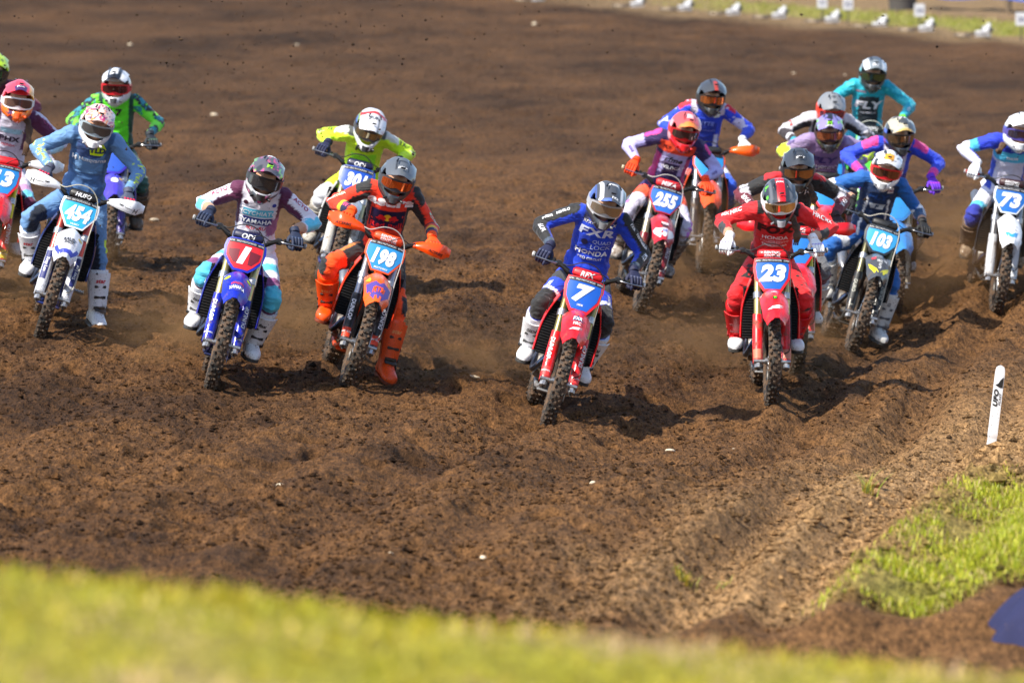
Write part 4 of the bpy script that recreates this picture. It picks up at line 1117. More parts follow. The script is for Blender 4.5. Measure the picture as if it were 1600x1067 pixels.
    for rule, colr in p.get('paint', []):
        k = rule(B); C[k] = colr
    sk = p.get('bare')
    if sk: C[B.fore & (B.t > sk)] = (.50, .27, .17)
    collar = B.torso & (B.v > 1.16); C[collar] = p.get('collar', BLACK)
    set_col(me, C)
    body = obj('body', me, M_CLOTH, root)
    nf_ = len(me.polygons); pv = [tuple(q.vertices) for q in me.polygons]
    bv = BVHTree.FromPolygons([Vector(v) for v in P2], pv)
    for tx in p.get('chest', []):
        # (text, v, height, colour, bold, shear, u, squeeze)
        s_, v, h, col = tx[:4]; bo = tx[4] if len(tx) > 4 else .03; she = tx[5] if len(tx) > 5 else 0; u = tx[6] if len(tx) > 6 else 0; sq = tx[7] if len(tx) > 7 else 1
        c = hip + up * (v * SL) + xt * u + fr * .15
        if isinstance(s_, str): tri = text_tris(s_, bo, she); nm = 'jersey_lettering'
        else: tri = poly_tris(s_, .22); nm = 'jersey_print'
        decal(nm, tri, bv, c, xt, up, h * sq, h, ink(col), body, (.005 if isinstance(s_, str) else .0035) + (tx[8] if len(tx) > 8 else 0), fr)
    for s, key in ((1, 'sleeveL'), (-1, 'sleeveR')):
        for (tx, seg, t, h, col) in p.get(key, p.get('sleeve', [])):
            a, b_ = (sides[s]['sh'], sides[s]['el']) if seg == 'arm' else (sides[s]['el'], sides[s]['wr'])
            d = (b_ - a).normalized(); n = (Vector((s * .35, -.75, .55))); n = (n - d * n.dot(d)).normalized(); yv = n.cross(d)
            if seg == 'fore' : pass
            xd = d * s
            yv = n.cross(xd)
            decal('sleeve_lettering', text_tris(tx, .02, 0), bv, a.lerp(b_, t), xd, yv, h, h, ink(col), body, .005, n)
    for s, key in ((1, 'thighL'), (-1, 'thighR')):
        for (tx, t, h, col) in p.get(key, p.get('thigh', [])):
            a, b_ = sides[s]['hj'], sides[s]['kn']; d = (b_ - a).normalized(); n = Vector((s * .45, -.2, .9)); n = (n - d * n.dot(d)).normalized(); xd = d * -s * -1
            decal('trouser_lettering', text_tris(tx, .03, .1), bv, a.lerp(b_, t), d * s, n.cross(d * s), h, h, ink(col), body, .005, n)
    # gloves
    gl = p.get('glove', BLACK)
    for s in (1, -1):
        g = obj('glove', ME_GLOVE[s], mat('glove_%d_%d_%d' % tuple(int(v * 255) for v in gl), gl, .7, dirt=.12, bump=.3, bscale=70), root, sides[s]['gm'])
        obj('knuckle_pad', ME_KNUCK[s], mat('pad_%d_%d_%d' % tuple(int(v * 255) for v in p.get('knuck', gl)), p.get('knuck', gl), .5), g)
    # boots
    bc = p.get('boot', WHITE); b2 = p.get('boot2', BLACK); bt = p.get('toe', bc); dd = p.get('boot_dirt', .45) + .22
    bm_ = plastic(bc, dd, .5); bm2 = plastic(b2, dd, .5); btm = plastic(bt, dd, .5)
    for s in (1, -1):
        an, kn = sides[s]['an'], sides[s]['kn']
        bo = empty('boot', None, root)
        toe = Vector(p.get('toeL' if s > 0 else 'toeR', (s * .16, -1, -.06)))
        Ms = frame_m(an, kn - an, toe) @ Matrix.Scale(1.1, 4); Mf = frame_m(an, Vector((s * .03, .0, 1)) if True else up, toe)
        zf = toe.normalized(); upf = Vector((0, 0, 1)) - zf * zf.z; Mf = frame_m(an, upf, toe) @ Matrix.Scale(1.08, 4)
        B_ = ME_BOOT[s]
        obj('boot_shaft', B_['shaft'], bm_, bo, Ms); obj('shin_plate', B_['shin'], plastic(p.get('shin', bc), dd, .4), bo, Ms)
        obj('boot_foot', B_['foot'], bm_, bo, Mf); obj('toe_cap', B_['toe'], btm, bo, Mf); obj('sole', B_['sole'], plastic(p.get('sole', (.03, .028, .026)), .6, .7), bo, Mf)
        for q in B_['buckle']: obj('buckle', q, bm2, bo, Ms)
        obj('instep_strap', B_['instep'], bm2, bo, Mf)
        if p.get('boot_text'):
            n = (Ms.to_3x3() @ Vector((s * .35, -1, 0))).normalized()
            sv = [Ms @ Vector(v) for v in ([q for q in V_SHIN[0]] if s == 1 else mirror(V_SHIN)[0])]
            bvs = bvh_of(sv, V_SHIN[1])
            decal('boot_lettering', text_tris(p['boot_text'], .04, .2), bvs, Ms @ Vector((0, -.09, .225)), Ms.to_3x3() @ Vector((1, 0, 0)), Ms.to_3x3() @ Vector((0, 0, 1)), .032, .032, ink(p.get('boot_ink', BLACK)), bo, .004, Ms.to_3x3() @ Vector((0, -1, 0)))
    # head and helmet
    neck = hip + up * .60 + fr * .03
    hp, hyaw, hr = p.get('head', (14, 0, -lean * .5))
    hp += jit(4); hyaw += jit(8); hr += jit(4)
    Rh = Matrix.Rotation(R(hyaw), 3, 'Z') @ Matrix.Rotation(R(hr), 3, 'Y') @ Matrix.Rotation(R(hp), 3, 'X')
    hc = neck + Vector((math.sin(R(hr)) * .09, -.105, .055)) + Vector(p.get('hoff', (0, 0, 0)))
    Hm = Matrix.Translation(hc) @ Rh.to_4x4() @ Matrix.Scale(1.07, 4)
    hroot = empty('helmet', Hm, root)
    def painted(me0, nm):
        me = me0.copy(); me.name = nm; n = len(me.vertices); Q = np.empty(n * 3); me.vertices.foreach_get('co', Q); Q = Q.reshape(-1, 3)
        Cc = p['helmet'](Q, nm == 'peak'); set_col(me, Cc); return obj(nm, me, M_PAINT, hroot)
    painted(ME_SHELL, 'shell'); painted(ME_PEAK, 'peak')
    for v in ME_VENTS: obj('peak_vent', v, plastic(p.get('vent', BLACK), .05), hroot)
    obj('goggle_frame', ME_GFRAME, plastic(p.get('gframe', BLACK), .1, .4), hroot)
    obj('goggle_lens', ME_LENS, lens_mat(p.get('lens', (.35, .22, .10)), p.get('lens_tr', .25)), hroot)
    obj('goggle_strap', ME_STRAP, plastic(p.get('gframe', BLACK), .05, .6), hroot)
    obj('mouth_vent', ME_MOUTH, plastic(p.get('mouth', BLACK), .1), hroot)
    hd_ = empty('head', Hm, root)
    obj('face', ME_FACE, M_SKIN, hd_); obj('eyes', ME_EYES, ink((.05, .035, .03)), hd_)
    for h in p.get('helmet_text', []):
        s_, y, hgt, colr = h[:4]
        pk = ME_PEAK; 
        V0 = [v.co.copy() for v in pk.vertices]; bvp = BVHTree.FromPolygons(V0, [tuple(f.vertices) for f in pk.polygons])
        decal('helmet_lettering', text_tris(s_, .03, .1), bvp, (h[4] if len(h) > 4 else 0, y, .2), (1, 0, 0), (0, 1, 0), hgt, hgt, ink(colr), hroot, .003, (0, 0, 1))
    if p.get('hair'):
        hs, ln = p['hair']
        b0 = hc + Vector((hs * .085, .07, -.13))
        for k in range(3):
            pts = spline([b0 + Vector((hs * .012 * k, .0, 0)), b0 + Vector((hs * (.035 + .012 * k), -.04, -.07)), b0 + Vector((hs * (.05 + .01 * k), -.07 - .01 * k, -ln * .6)), b0 + Vector((hs * (.035 + .015 * k), -.075, -ln))], 5)
            nn = len(pts)
            obj('hair', raw_mesh('hair', *tube(pts, [.016 + .006 * math.sin(i * 1.3) if i < nn - 2 else .006 for i in range(nn)], 8), 180), M_HAIR, root)
    return root
print('rider parts', round(time.time() - T0, 1))

# ------------------------------------------------------------------ colours and graphics of each rider and bike
RED = S(214, 20, 30); HRED = S(226, 24, 34); ROYAL = S(18, 62, 200); YBLUE = S(20, 40, 175); ORANGE = S(255, 84, 8); NAVY = S(22, 26, 66); LBLUE = S(40, 140, 210); PBLUE = S(28, 98, 190)
PURPLE = S(88, 26, 66); CYAN = S(90, 195, 222); NEON = S(214, 240, 30); NGREEN = S(110, 225, 30); GREY = S(96, 98, 104); DGREY = S(52, 54, 58); TEAL = S(16, 160, 185); SILVER = S(185, 188, 192)
LILAC = S(165, 140, 185); PINK = S(235, 60, 150); MAROON = S(98, 22, 42); STEEL = S(98, 140, 188); STEELD = S(52, 92, 140); FBLUE = S(18, 92, 170); FNAVY = S(14, 44, 86); LAV = S(178, 172, 226)
def hp(base, rules=()):
    def f(Q, pk):
        C = np.zeros((len(Q), 3)); C[:] = base
        for r, c in rules:
            k = r(Q, pk); C[k] = c
        return C
    return f
ax_ = lambda Q: np.abs(Q[:, 0])
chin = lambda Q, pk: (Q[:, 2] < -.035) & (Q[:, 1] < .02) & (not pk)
low = lambda Q, pk: (Q[:, 2] < -.02) & (not pk)
noiseH = lambda sc, th, sd=5: (lambda Q, pk: n3(Q, sc, sd) > th)
ridge = lambda sc, wd, sd=5: (lambda Q, pk: np.abs(n3(Q, sc, sd) - .5) < wd)
sq = [(-.5, -.5), (.5, -.5), (.5, .5), (-.5, .5)]
def blob(n=16, rx=.5, ry=.5): return [(rx * math.cos(6.2832 * k / n), ry * math.sin(6.2832 * k / n)) for k in range(n)]
BULL = [(-.62, .05), (-.5, .28), (-.3, .30), (-.05, .12), (.05, -.02), (-.02, -.10), (-.12, -.16), (-.10, -.34), (-.2, -.18), (-.36, -.12), (-.5, -.30), (-.52, -.12), (-.66, -.16), (-.78, -.02)]
BULLR = [(-x, y) for x, y in BULL][::-1]
upf = lambda B: B.ny * .6 + B.nz * .6   # upper / front facing side of a limb

LOOK = {}
LOOK['7'] = dict(
    rider=dict(jersey=ROYAL, pants=ROYAL, fwd=31, hx=.02, hz=.05, roll=-6, head=(20, 4, -5), elR=(.34, .05, .12), footL=(.20, .86, .43),
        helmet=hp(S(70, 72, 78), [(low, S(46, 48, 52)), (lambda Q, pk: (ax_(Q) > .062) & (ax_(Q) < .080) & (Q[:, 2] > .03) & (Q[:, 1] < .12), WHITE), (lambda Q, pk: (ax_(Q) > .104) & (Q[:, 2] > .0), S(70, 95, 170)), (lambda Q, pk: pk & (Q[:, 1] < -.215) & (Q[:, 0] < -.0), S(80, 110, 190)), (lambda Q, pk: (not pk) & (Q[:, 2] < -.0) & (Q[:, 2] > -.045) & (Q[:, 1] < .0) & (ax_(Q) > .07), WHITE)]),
        gframe=S(160, 160, 166), lens=(.62, .50, .34), lens_tr=.45, mouth=S(120, 122, 126), collar=S(190, 25, 30), glove=S(26, 30, 62), knuck=S(70, 74, 100), boot=WHITE, boot2=DGREY, boot_text='SIDI', boot_ink=DGREY, boot_dirt=.25,
        paint=[(lambda B: B.arm & (B.out + .55 * B.nz > .15), BLACK), (lambda B: B.fore & (B.out + .5 * B.nz > .2), BLACK), (lambda B: B.fore & (B.t > .86), S(60, 75, 95)), (lambda B: B.torso & (B.v > .93) & (np.abs(B.u) < .135) & (np.abs(B.u) > .09), NAVY),
               (lambda B: B.thigh & (B.t > .18) & (B.t < .42) & (upf(B) > .1), DGREY), (lambda B: (B.thigh & (B.t > .72)) & (upf(B) > -.2), BLACK), (lambda B: B.shin & (B.t < .22) & (B.ny > 0), BLACK),
               (lambda B: B.thigh & (np.abs(B.t - .66 - .05 * B.n) < .03) & (upf(B) > 0), WHITE)],
        chest=[('RFX', .93, .024, WHITE, .01, .1, -.085), ('troth', .935, .028, WHITE, .01, 0), ('MTX', .93, .024, WHITE, .01, .1, .09), ('FXR', .79, .072, S(205, 212, 235), .035, .1, .0, 1.5), ('QUAD', .63, .036, S(195, 205, 232), .0, 0, .055, 1.1), ('LOCK', .545, .036, S(195, 205, 232), .0, 0, .055, 1.1), ('HONDA', .44, .042, WHITE, .03, 0, 0, 1.15), ('PRO CIRCUIT', .35, .022, WHITE, .03, 0), (blob(), .60, .05, NAVY, 0, 0, -.07, 1)],
        sleeve=[('MTF', 'fore', .42, .036, WHITE), ('FXR   NIHILO', 'arm', .45, .024, WHITE), ('troth', 'arm', .75, .022, WHITE)], thigh=[('FXR', .60, .03, WHITE)],
        helmet_text=[('troth', -.075, .028, WHITE), ('FXR', -.21, .020, WHITE, .02)]),
    bike=dict(main=HRED, plate=S(24, 88, 190), num='7', plate_style='long', plate_sub='100%', guard_text='DUNLOP', guard_low=S(240, 60, 60), fork=S(150, 140, 90), pad=HRED, pad_text='RFX', frame=(.3, .3, .31), gend=(.6, .6, .6),
        fender_art=[('p', [(-.5, -.3), (.5, -.3), (0, .5)], 0, -.13, .085, S(30, 50, 110)), ('t', 'FXR', 0, -.135, .018, WHITE), ('t', 'HRC', 0, -.225, .014, WHITE), ('p', [(-.9, -.1), (-.2, .05), (.9, .35), (.35, .05), (.8, .05), (.2, -.12), (.5, -.2), (0, -.28), (-.5, -.25)], 0, -.30, .055, WHITE)], shroud_text='HONDA'),
    label=('motocross rider in royal blue jersey with black sleeves, white boots and silver striped helmet', 'leaning red motocross bike, number 7 plate with a red pad, nearest to the camera'))
LOOK['23'] = dict(
    rider=dict(jersey=RED, pants=RED, fwd=38, hx=.03, hz=-.02, roll=2, head=(24, 0, -1), bare=.80, hair=(1, .22),
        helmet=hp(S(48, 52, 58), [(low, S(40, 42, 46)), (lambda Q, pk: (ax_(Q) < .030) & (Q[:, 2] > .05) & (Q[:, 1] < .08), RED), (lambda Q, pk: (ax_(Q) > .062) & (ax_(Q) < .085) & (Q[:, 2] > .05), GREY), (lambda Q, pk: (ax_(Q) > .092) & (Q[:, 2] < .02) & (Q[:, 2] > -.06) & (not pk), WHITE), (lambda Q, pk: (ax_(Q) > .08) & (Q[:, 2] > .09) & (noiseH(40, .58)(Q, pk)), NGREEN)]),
        gframe=WHITE, lens=(.85, .58, .28), lens_tr=.12, mouth=S(175, 178, 185), collar=RED, glove=WHITE, knuck=LAV, boot=RED, boot2=S(160, 16, 22), toe=WHITE, shin=RED, boot_dirt=.4,
        paint=[(lambda B: B.fore & (B.t > .42) & (B.t < .80) & (B.out > .3), DGREY), (lambda B: B.thigh & (np.abs(B.n - .5) < .02) & (B.t > .3), BLACK), (lambda B: B.torso & (B.v > .98) & (np.abs(B.u) > .12), BLACK), (lambda B: B.torso & (B.v < .28) & (B.v > .2), S(120, 10, 18))],
        chest=[('FOX', .74, .085, (.03, .008, .010), .06, 0, 0, 1.25), ('HONDA', .585, .034, WHITE, .02, 0, 0, 1.15), ('PROGRESSIVE', .505, .026, S(235, 190, 195), .02, .15), ('TRAMONTANA', .44, .020, WHITE, .02, .1), ('M', .30, .04, S(120, 200, 40), .04, 0)],
        sleeve=[('HRC', 'arm', .45, .04, WHITE), ('MX', 'arm', .75, .03, WHITE)], helmet_text=[('FOX', -.06, .02, WHITE)]),
    bike=dict(main=HRED, plate=S(30, 98, 190), num='23', plate_style='long', guard_text='', fork=S(196, 172, 112), guard_low=S(196, 120, 95), pad=HRED, pad_text='RENTHAL', guard=S(220, 30, 34),
        fender_art=[('p', sq, 0, -.12, .035, BLACK), ('t', 'M', 0, -.12, .013, NGREEN, 0), ('p', [(-.9, -.1), (-.2, .05), (.9, .35), (.35, .05), (.8, .05), (.2, -.12), (.5, -.2), (0, -.28), (-.5, -.25)], 0, -.28, .07, WHITE), ('t', 'HRC', 0, .02, .010, WHITE)], shroud_text='HONDA'),
    label=('motocross rider in all red gear with white gloves and grey helmet with red stripe', 'upright red motocross bike with gold forks and number 23 on its blue plate'))
LOOK['198'] = dict(
    rider=dict(jersey=S(235, 52, 18), pants=S(30, 28, 32), fwd=31, hx=.02, hz=-.04, roll=-8, head=(20, 0, -5), footL=(.32, .66, .20), kneeL=(.30, -.5, .0), kneeR=(.34, -.5, .2), elR=(.34, .10, -.12), elL=(.34, .06, -.05), toeL=(.25, -1, -.12),
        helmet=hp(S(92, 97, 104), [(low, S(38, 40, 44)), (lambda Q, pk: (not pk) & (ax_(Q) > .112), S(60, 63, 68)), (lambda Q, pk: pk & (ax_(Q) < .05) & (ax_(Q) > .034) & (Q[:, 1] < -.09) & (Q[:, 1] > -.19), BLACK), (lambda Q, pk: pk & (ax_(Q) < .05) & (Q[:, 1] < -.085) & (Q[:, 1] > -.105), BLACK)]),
        gframe=S(60, 60, 66), lens=(.95, .20, .05), lens_tr=.08, mouth=S(60, 62, 66), collar=S(240, 170, 20), glove=ORANGE, knuck=S(190, 60, 10), boot=ORANGE, boot2=BLACK, shin=ORANGE, sole=S(120, 45, 10), boot_text='star', boot_ink=S(250, 160, 90), boot_dirt=.35,
        paint=[(lambda B: B.torso & (np.abs(B.u) > .150) & (B.v < .86), BLACK), (lambda B: B.arm & (B.t < .30) & (B.nz > -.2), BLACK), (lambda B: B.arm & (B.nz < -.35), BLACK), (lambda B: B.fore & (B.t > .12) & (B.t < .36) & (B.out < .3), BLACK), (lambda B: B.fore & (B.t > .52) & (B.t < .64), S(240, 190, 40)), (lambda B: B.fore & (B.t >= .64) & (B.t < .93), NAVY),
               (lambda B: B.thigh & (B.t > .70) & (upf(B) > -.15), ORANGE), (lambda B: B.thigh & (B.t > .86) & (B.out > .35), BLACK), (lambda B: B.shin & (B.t < .5) & (B.ny > -.1), ORANGE), (lambda B: B.thigh & (B.t < .7) & (np.abs(B.out - .2) < .16) & (B.nz > .3), S(225, 130, 60))],
        chest=[('asars', .86, .062, WHITE, .05, 0, 0, 1.45), (sq, .575, .165, NAVY, 0, 0, .0, 1.55), (blob(), .615, .062, S(250, 200, 40), 0, 0, 0, 1.0, .002), (BULL, .60, .10, S(215, 30, 40), 0, 0, -.012, 1.0, .003), (BULLR, .60, .10, S(215, 30, 40), 0, 0, .012, 1.0, .003), ('Red Bull', .475, .045, S(222, 34, 48), .03, 0, 0, 1.15, .002)],
        sleeve=[('MOTOREX', 'arm', .80, .022, S(150, 235, 205)), ('LEATT', 'arm', .95, .02, WHITE), ('RB', 'fore', .78, .034, S(230, 90, 140))], helmet_text=[('star', -.17, .026, WHITE)]),
    bike=dict(main=ORANGE, plate=S(46, 142, 208), num='198', plate_style='hex', plate_sub='MOTOREX', fender=S(250, 96, 14), guard=S(34, 34, 38), guard_panel=S(30, 32, 36), guard_low=S(214, 60, 24), guard_text='DUNLOP', guard_sub='WP  KTM', fork=S(170, 170, 176), pad=S(236, 70, 10), pad_text='RENTHAL', hguard=S(255, 78, 6), hg_art=[('ACERBIS', .03, -.015, .022)], frame=S(230, 80, 20), rim=BLACK, hose=(.35, .34, .32), shroud=S(232, 58, 16),
        fender_art=[('p', [(-.62, .22), (-.2, .30), (0, .12), (.2, .30), (.62, .22), (.55, -.35), (.2, -.8), (-.2, -.8), (-.55, -.35)], 0, -.20, .15, S(84, 66, 150)), ('p', [(-.5, 0), (0, .5), (.1, 0), (0, -.5)], -.07, -.06, .06, S(250, 190, 40)), ('p', [(.5, 0), (0, .5), (-.1, 0), (0, -.5)], .07, -.06, .06, S(250, 190, 40)), ('t', 'KTM', 0, -.27, .022, ORANGE, .2)], shroud_text='KTM'),
    label=('motocross rider in orange and black gear with grey helmet and bull print jersey', 'orange motocross bike with white number 198 on a light blue plate'))
LOOK['1'] = dict(
    rider=dict(jersey=S(226, 222, 236), pants=S(226, 222, 238), fwd=31, hx=.06, hz=-.05, roll=-3, head=(18, 6, -2), bare=.66, footL=(.23, .84, .34), kneeL=(.16, -.5, .2), elL=(.36, .04, .0),
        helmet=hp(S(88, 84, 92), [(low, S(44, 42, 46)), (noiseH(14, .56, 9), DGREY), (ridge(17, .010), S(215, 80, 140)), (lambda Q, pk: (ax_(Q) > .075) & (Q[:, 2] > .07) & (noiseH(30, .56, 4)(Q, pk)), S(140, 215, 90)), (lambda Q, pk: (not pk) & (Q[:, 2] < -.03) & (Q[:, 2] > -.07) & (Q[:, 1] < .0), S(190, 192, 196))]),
        gframe=S(40, 40, 44), lens=(.16, .17, .20), lens_tr=.25, mouth=S(30, 30, 34), collar=S(225, 60, 80), glove=S(30, 40, 66), knuck=S(52, 66, 96), boot=WHITE, boot2=BLACK, boot_text='fox', boot_dirt=.5,
        paint=[(lambda B: B.arm & (B.nz < -.25) & (B.t < .8), PURPLE), (lambda B: B.arm & (B.t < .13), PURPLE), (lambda B: B.torso & (np.abs(B.u) > .150) & (B.v > .45), PURPLE), (lambda B: B.torso & (B.u > .02 + (.85 - B.v) * .16) & (B.v < .62) & (B.v > .36), S(150, 95, 140)), (lambda B: (B.arm & (B.t > .86)) | (B.fore & (B.t < .52)), S(226, 222, 236)), (lambda B: ((B.arm & (B.t > .90)) | (B.fore & (B.t < .60))) & (B.ny > .25), CYAN),
               (lambda B: B.thigh & (np.abs(B.t - .42) < .08) & (upf(B) > 0), CYAN), (lambda B: B.thigh & (B.t > .66) & (B.t < .86) & (upf(B) > .1), S(135, 70, 125)), (lambda B: B.thigh & (B.t >= .86), S(80, 190, 215)), (lambda B: B.shin & (B.t < .18), S(80, 190, 215)), (lambda B: B.shin & (B.t >= .18), PURPLE)],
        chest=[(sq, .72, .062, S(86, 188, 218), 0, 0, 0, 3.6), ('4CYCHIATO', .72, .036, WHITE, .02, .1, 0, 1.0, .002), (sq, .585, .058, S(34, 46, 120), 0, 0, 0, 3.7), ('YAMAHA', .585, .036, WHITE, .04, 0, .0, 1.1, .002), ('bLU cRU', .48, .028, S(210, 40, 60), .03, .2), ('THOR', .40, .024, S(70, 40, 110), .03, .2), (blob(), .86, .035, S(60, 20, 40), 0, 0, -.10), (blob(), .86, .03, S(40, 60, 160), 0, 0, .11)],
        sleeve=[('ACYO', 'arm', .42, .036, S(160, 30, 80))], helmet_text=[('BELL', -.055, .02, WHITE), ('M', -.19, .042, S(140, 220, 60))]),
    bike=dict(main=YBLUE, plate=S(232, 34, 40), num='1', nbold=.05, nsq=1.25, plate_style='round', guard_text='DUNLOP', fork=S(205, 190, 130), pad=NAVY, pad_text='ODI', rim=S(20, 30, 110), frame=(.02, .03, .10), shroud=S(22, 34, 150),
        fender_art=[('p', blob(), 0, -.26, .10, S(60, 70, 160)), ('t', 'YAMAHA', 0, -.29, .013, WHITE), ('t', 'MONSTER', 0, -.22, .010, S(220, 50, 70)), ('p', blob(), .08, -.05, .04, NEON), ('p', blob(), -.08, -.05, .04, NEON)], shroud_text='YAMAHA'),
    label=('motocross rider in white and purple gear with bare forearms and dark pink splashed helmet', 'blue motocross bike with white number 1 on a red plate'))
LOOK['454'] = dict(
    rider=dict(jersey=STEEL, pants=STEEL, fwd=29, hx=.0, hz=.04, roll=-6, head=(12, 2, -6), footL=(.40, .82, .20), kneeL=(.40, -.45, .05), kneeR=(.36, -.5, .2), toeL=(.3, -1, -.05),
        helmet=hp(S(225, 200, 190), [(ridge(26, .018, 3), S(200, 50, 120)), (lambda Q, pk: ridge(22, .022, 7)(Q, pk) & (Q[:, 2] > 0), S(235, 130, 40)), (lambda Q, pk: ridge(30, .014, 12)(Q, pk) & (Q[:, 2] > .05), S(70, 80, 110)), (lambda Q, pk: low(Q, pk) & (Q[:, 1] < .05), S(228, 224, 222)), (lambda Q, pk: (not pk) & (Q[:, 2] < -.03) & (Q[:, 1] > .03), S(190, 50, 70)), (lambda Q, pk: (not pk) & (Q[:, 2] < -.11), BLACK)]),
        gframe=S(150, 165, 175), lens=(.25, .22, .20), lens_tr=.5, mouth=WHITE, collar=BLACK, glove=S(70, 75, 95), knuck=S(200, 30, 70), boot=WHITE, boot2=BLACK, shin=WHITE, boot_text='star', boot_ink=S(210, 60, 70), boot_dirt=.42,
        paint=[(lambda B: B.torso & (((B.u + .02) / .155) ** 2 + ((B.v - .83) / .15) ** 2 < 1) & (B.nf > 0), S(40, 66, 118)), (lambda B: B.torso & (np.abs(B.u) > .13), STEELD), (lambda B: B.torso & (B.v < .42), S(72, 112, 165)), (lambda B: (B.fore | (B.arm & (B.t > .72))) & (upf(B) > .35) & (np.abs(B.n2 - .5) < .014), NEON), (lambda B: B.thigh & (B.t > .72) & (B.out < .1), S(26, 34, 50)), (lambda B: B.shin & (B.t < .3) & (B.out < .2), S(26, 34, 50)), (lambda B: B.thigh & (B.t > .72) & (B.t < .95) & (B.out > .72), NEON)],
        chest=[('Husqvarna', .655, .046, WHITE, .015, 0, .025, 1.0), ([(-.5, .3), (-.2, .5), (.3, .5), (.5, .1), (.35, -.45), (-.4, -.45)], .84, .105, NEON, 0, 0, .05, 1.25), ('TLD', .84, .05, S(36, 60, 90), .06, 0, .05, 1.0, .002), ('H', .655, .04, WHITE, .05, 0, -.12)],
        sleeve=[('Troy Lee', 'fore', .55, .036, NEON)]),
    bike=dict(main=WHITE, fender=S(228, 228, 234), plate=S(48, 166, 222), num='454', plate_style='hex', plate_frame=WHITE, plate_sub='HUSKY', guard=S(214, 216, 224), guard_panel=S(36, 44, 110), guard_text='Troy Lee', guard_sub='WP', fork=S(205, 90, 80), hguard=WHITE, hg_art=[('H', .085, -.02, .034), ('Husqvarna', .03, -.012, .014), ('FMF', -.03, 0, .016)], pad=BLACK, pad_text='HUSQ', shroud=S(30, 46, 104), frame=S(40, 60, 130), second=S(28, 40, 90), hose=(.4, .38, .3),
        fender_art=[('p', [(-.7, .1), (-.55, .1), (-.4, -.25), (.4, -.25), (.55, .1), (.7, .1), (.6, -.2), (.35, -.5), (-.35, -.5), (-.6, -.2)], 0, -.27, .14, S(60, 70, 175)), ('t', 'RAUD', 0, -.16, .017, S(40, 42, 50)), ('t', 'SHOT', 0, -.215, .014, S(40, 42, 50)), ('p', blob(), .08, -.04, .035, S(230, 190, 60))]),
    label=('motocross rider in steel blue gear with neon sleeve lettering and flame patterned helmet', 'white motocross bike with white hand guards and number 454 on a light blue plate'))
LOOK['103'] = dict(
    rider=dict(jersey=FNAVY, pants=FBLUE, fwd=34, hx=-.03, hz=-.03, roll=-9, head=(12, 0, -7), bare=.84, footL=(.30, .80, .24), kneeL=(.26, -.5, .1), kneeR=(.34, -.5, .2),
        helmet=hp(WHITE, [(lambda Q, pk: (noiseH(26, .575, 6)(Q, pk)) & (Q[:, 2] > .02), S(60, 60, 64)), (lambda Q, pk: pk & (ax_(Q) < .035) & (Q[:, 1] < -.12) & (Q[:, 1] > -.2), S(225, 160, 40)), (lambda Q, pk: (not pk) & (ax_(Q) > .10) & (Q[:, 2] < .03) & (Q[:, 2] > -.04), S(200, 30, 40)), (lambda Q, pk: (not pk) & (Q[:, 1] > .04) & (Q[:, 2] < -.02), DGREY)]),
        gframe=S(205, 30, 40), lens=(.32, .16, .10), lens_tr=.15, mouth=S(150, 152, 156), collar=S(20, 30, 50), glove=BLACK, boot=S(220, 218, 214), boot2=GREY, boot_text='G', boot_ink=GREY, boot_dirt=.55,
        paint=[(lambda B: B.arm & (B.t < .78), FBLUE), (lambda B: B.arm & (B.t >= .78) & (B.t < .97), WHITE), (lambda B: (B.arm & (B.t >= .97)) | B.fore, S(14, 66, 108)), (lambda B: B.torso & (B.v > .98) , FBLUE), (lambda B: B.torso & (np.abs(np.abs(B.u) - .125 + .03 * B.v) < .010) & (B.v < .72) & (B.nf > 0), WHITE), (lambda B: B.thigh & (B.t > .52) & (B.t < .72) & (upf(B) > .3), WHITE)],
        chest=[('FLY', .76, .058, S(26, 66, 130), .04, .15, 0, 1.4), ([(-.5, .35), (.5, .35), (.38, -.35), (-.38, -.35)], .58, .075, S(200, 205, 212), 0, 0, 0, 1.9), ('F', .58, .04, FNAVY, .05, .2, 0, 1.2, .002), (sq, .90, .05, S(215, 210, 215), 0, 0, .085, 1.0), ('AMA', .90, .018, S(150, 40, 60), .02, 0, .085, 1, .002)],
        sleeveL=[('SUZUKI', 'fore', .50, .034, WHITE)], sleeveR=[], thigh=[('FLY', .62, .026, FBLUE)]),
    bike=dict(main=S(40, 42, 46), plate=S(58, 158, 220), num='103', plate_style='round', plate_frame=S(40, 44, 48), fender=S(72, 74, 78), guard=S(22, 24, 26), guard_panel=S(26, 28, 30), guard_text='DURO', guard_sub='MFS', guard_ink=S(160, 160, 150), fork=S(120, 116, 90), pad=BLACK, pad_text='', hose=(.45, .42, .36), shroud=S(20, 21, 24), frame=(.05, .05, .05),
        fender_art=[('p', [(-.65, .1), (-.2, -.5), (-.05, -.75), (-.3, -.72), (-.55, -.35)], 0, -.20, .14, S(235, 225, 30)), ('p', [(.65, .1), (.2, -.5), (.05, -.75), (.3, -.72), (.55, -.35)][::-1], 0, -.20, .14, S(235, 225, 30)), ('p', sq, -.05, -.07, .035, S(200, 60, 70)), ('p', sq, .05, -.07, .035, S(220, 220, 225)), ('t', 'S', 0, -.26, .03, S(190, 190, 190)), ('t', 'IRC', 0, -.15, .016, S(220, 220, 220))]),
    label=('motocross rider in navy and blue gear with white helmet and white striped sleeves', 'dark grey and yellow motocross bike with number 103 on a light blue plate'))
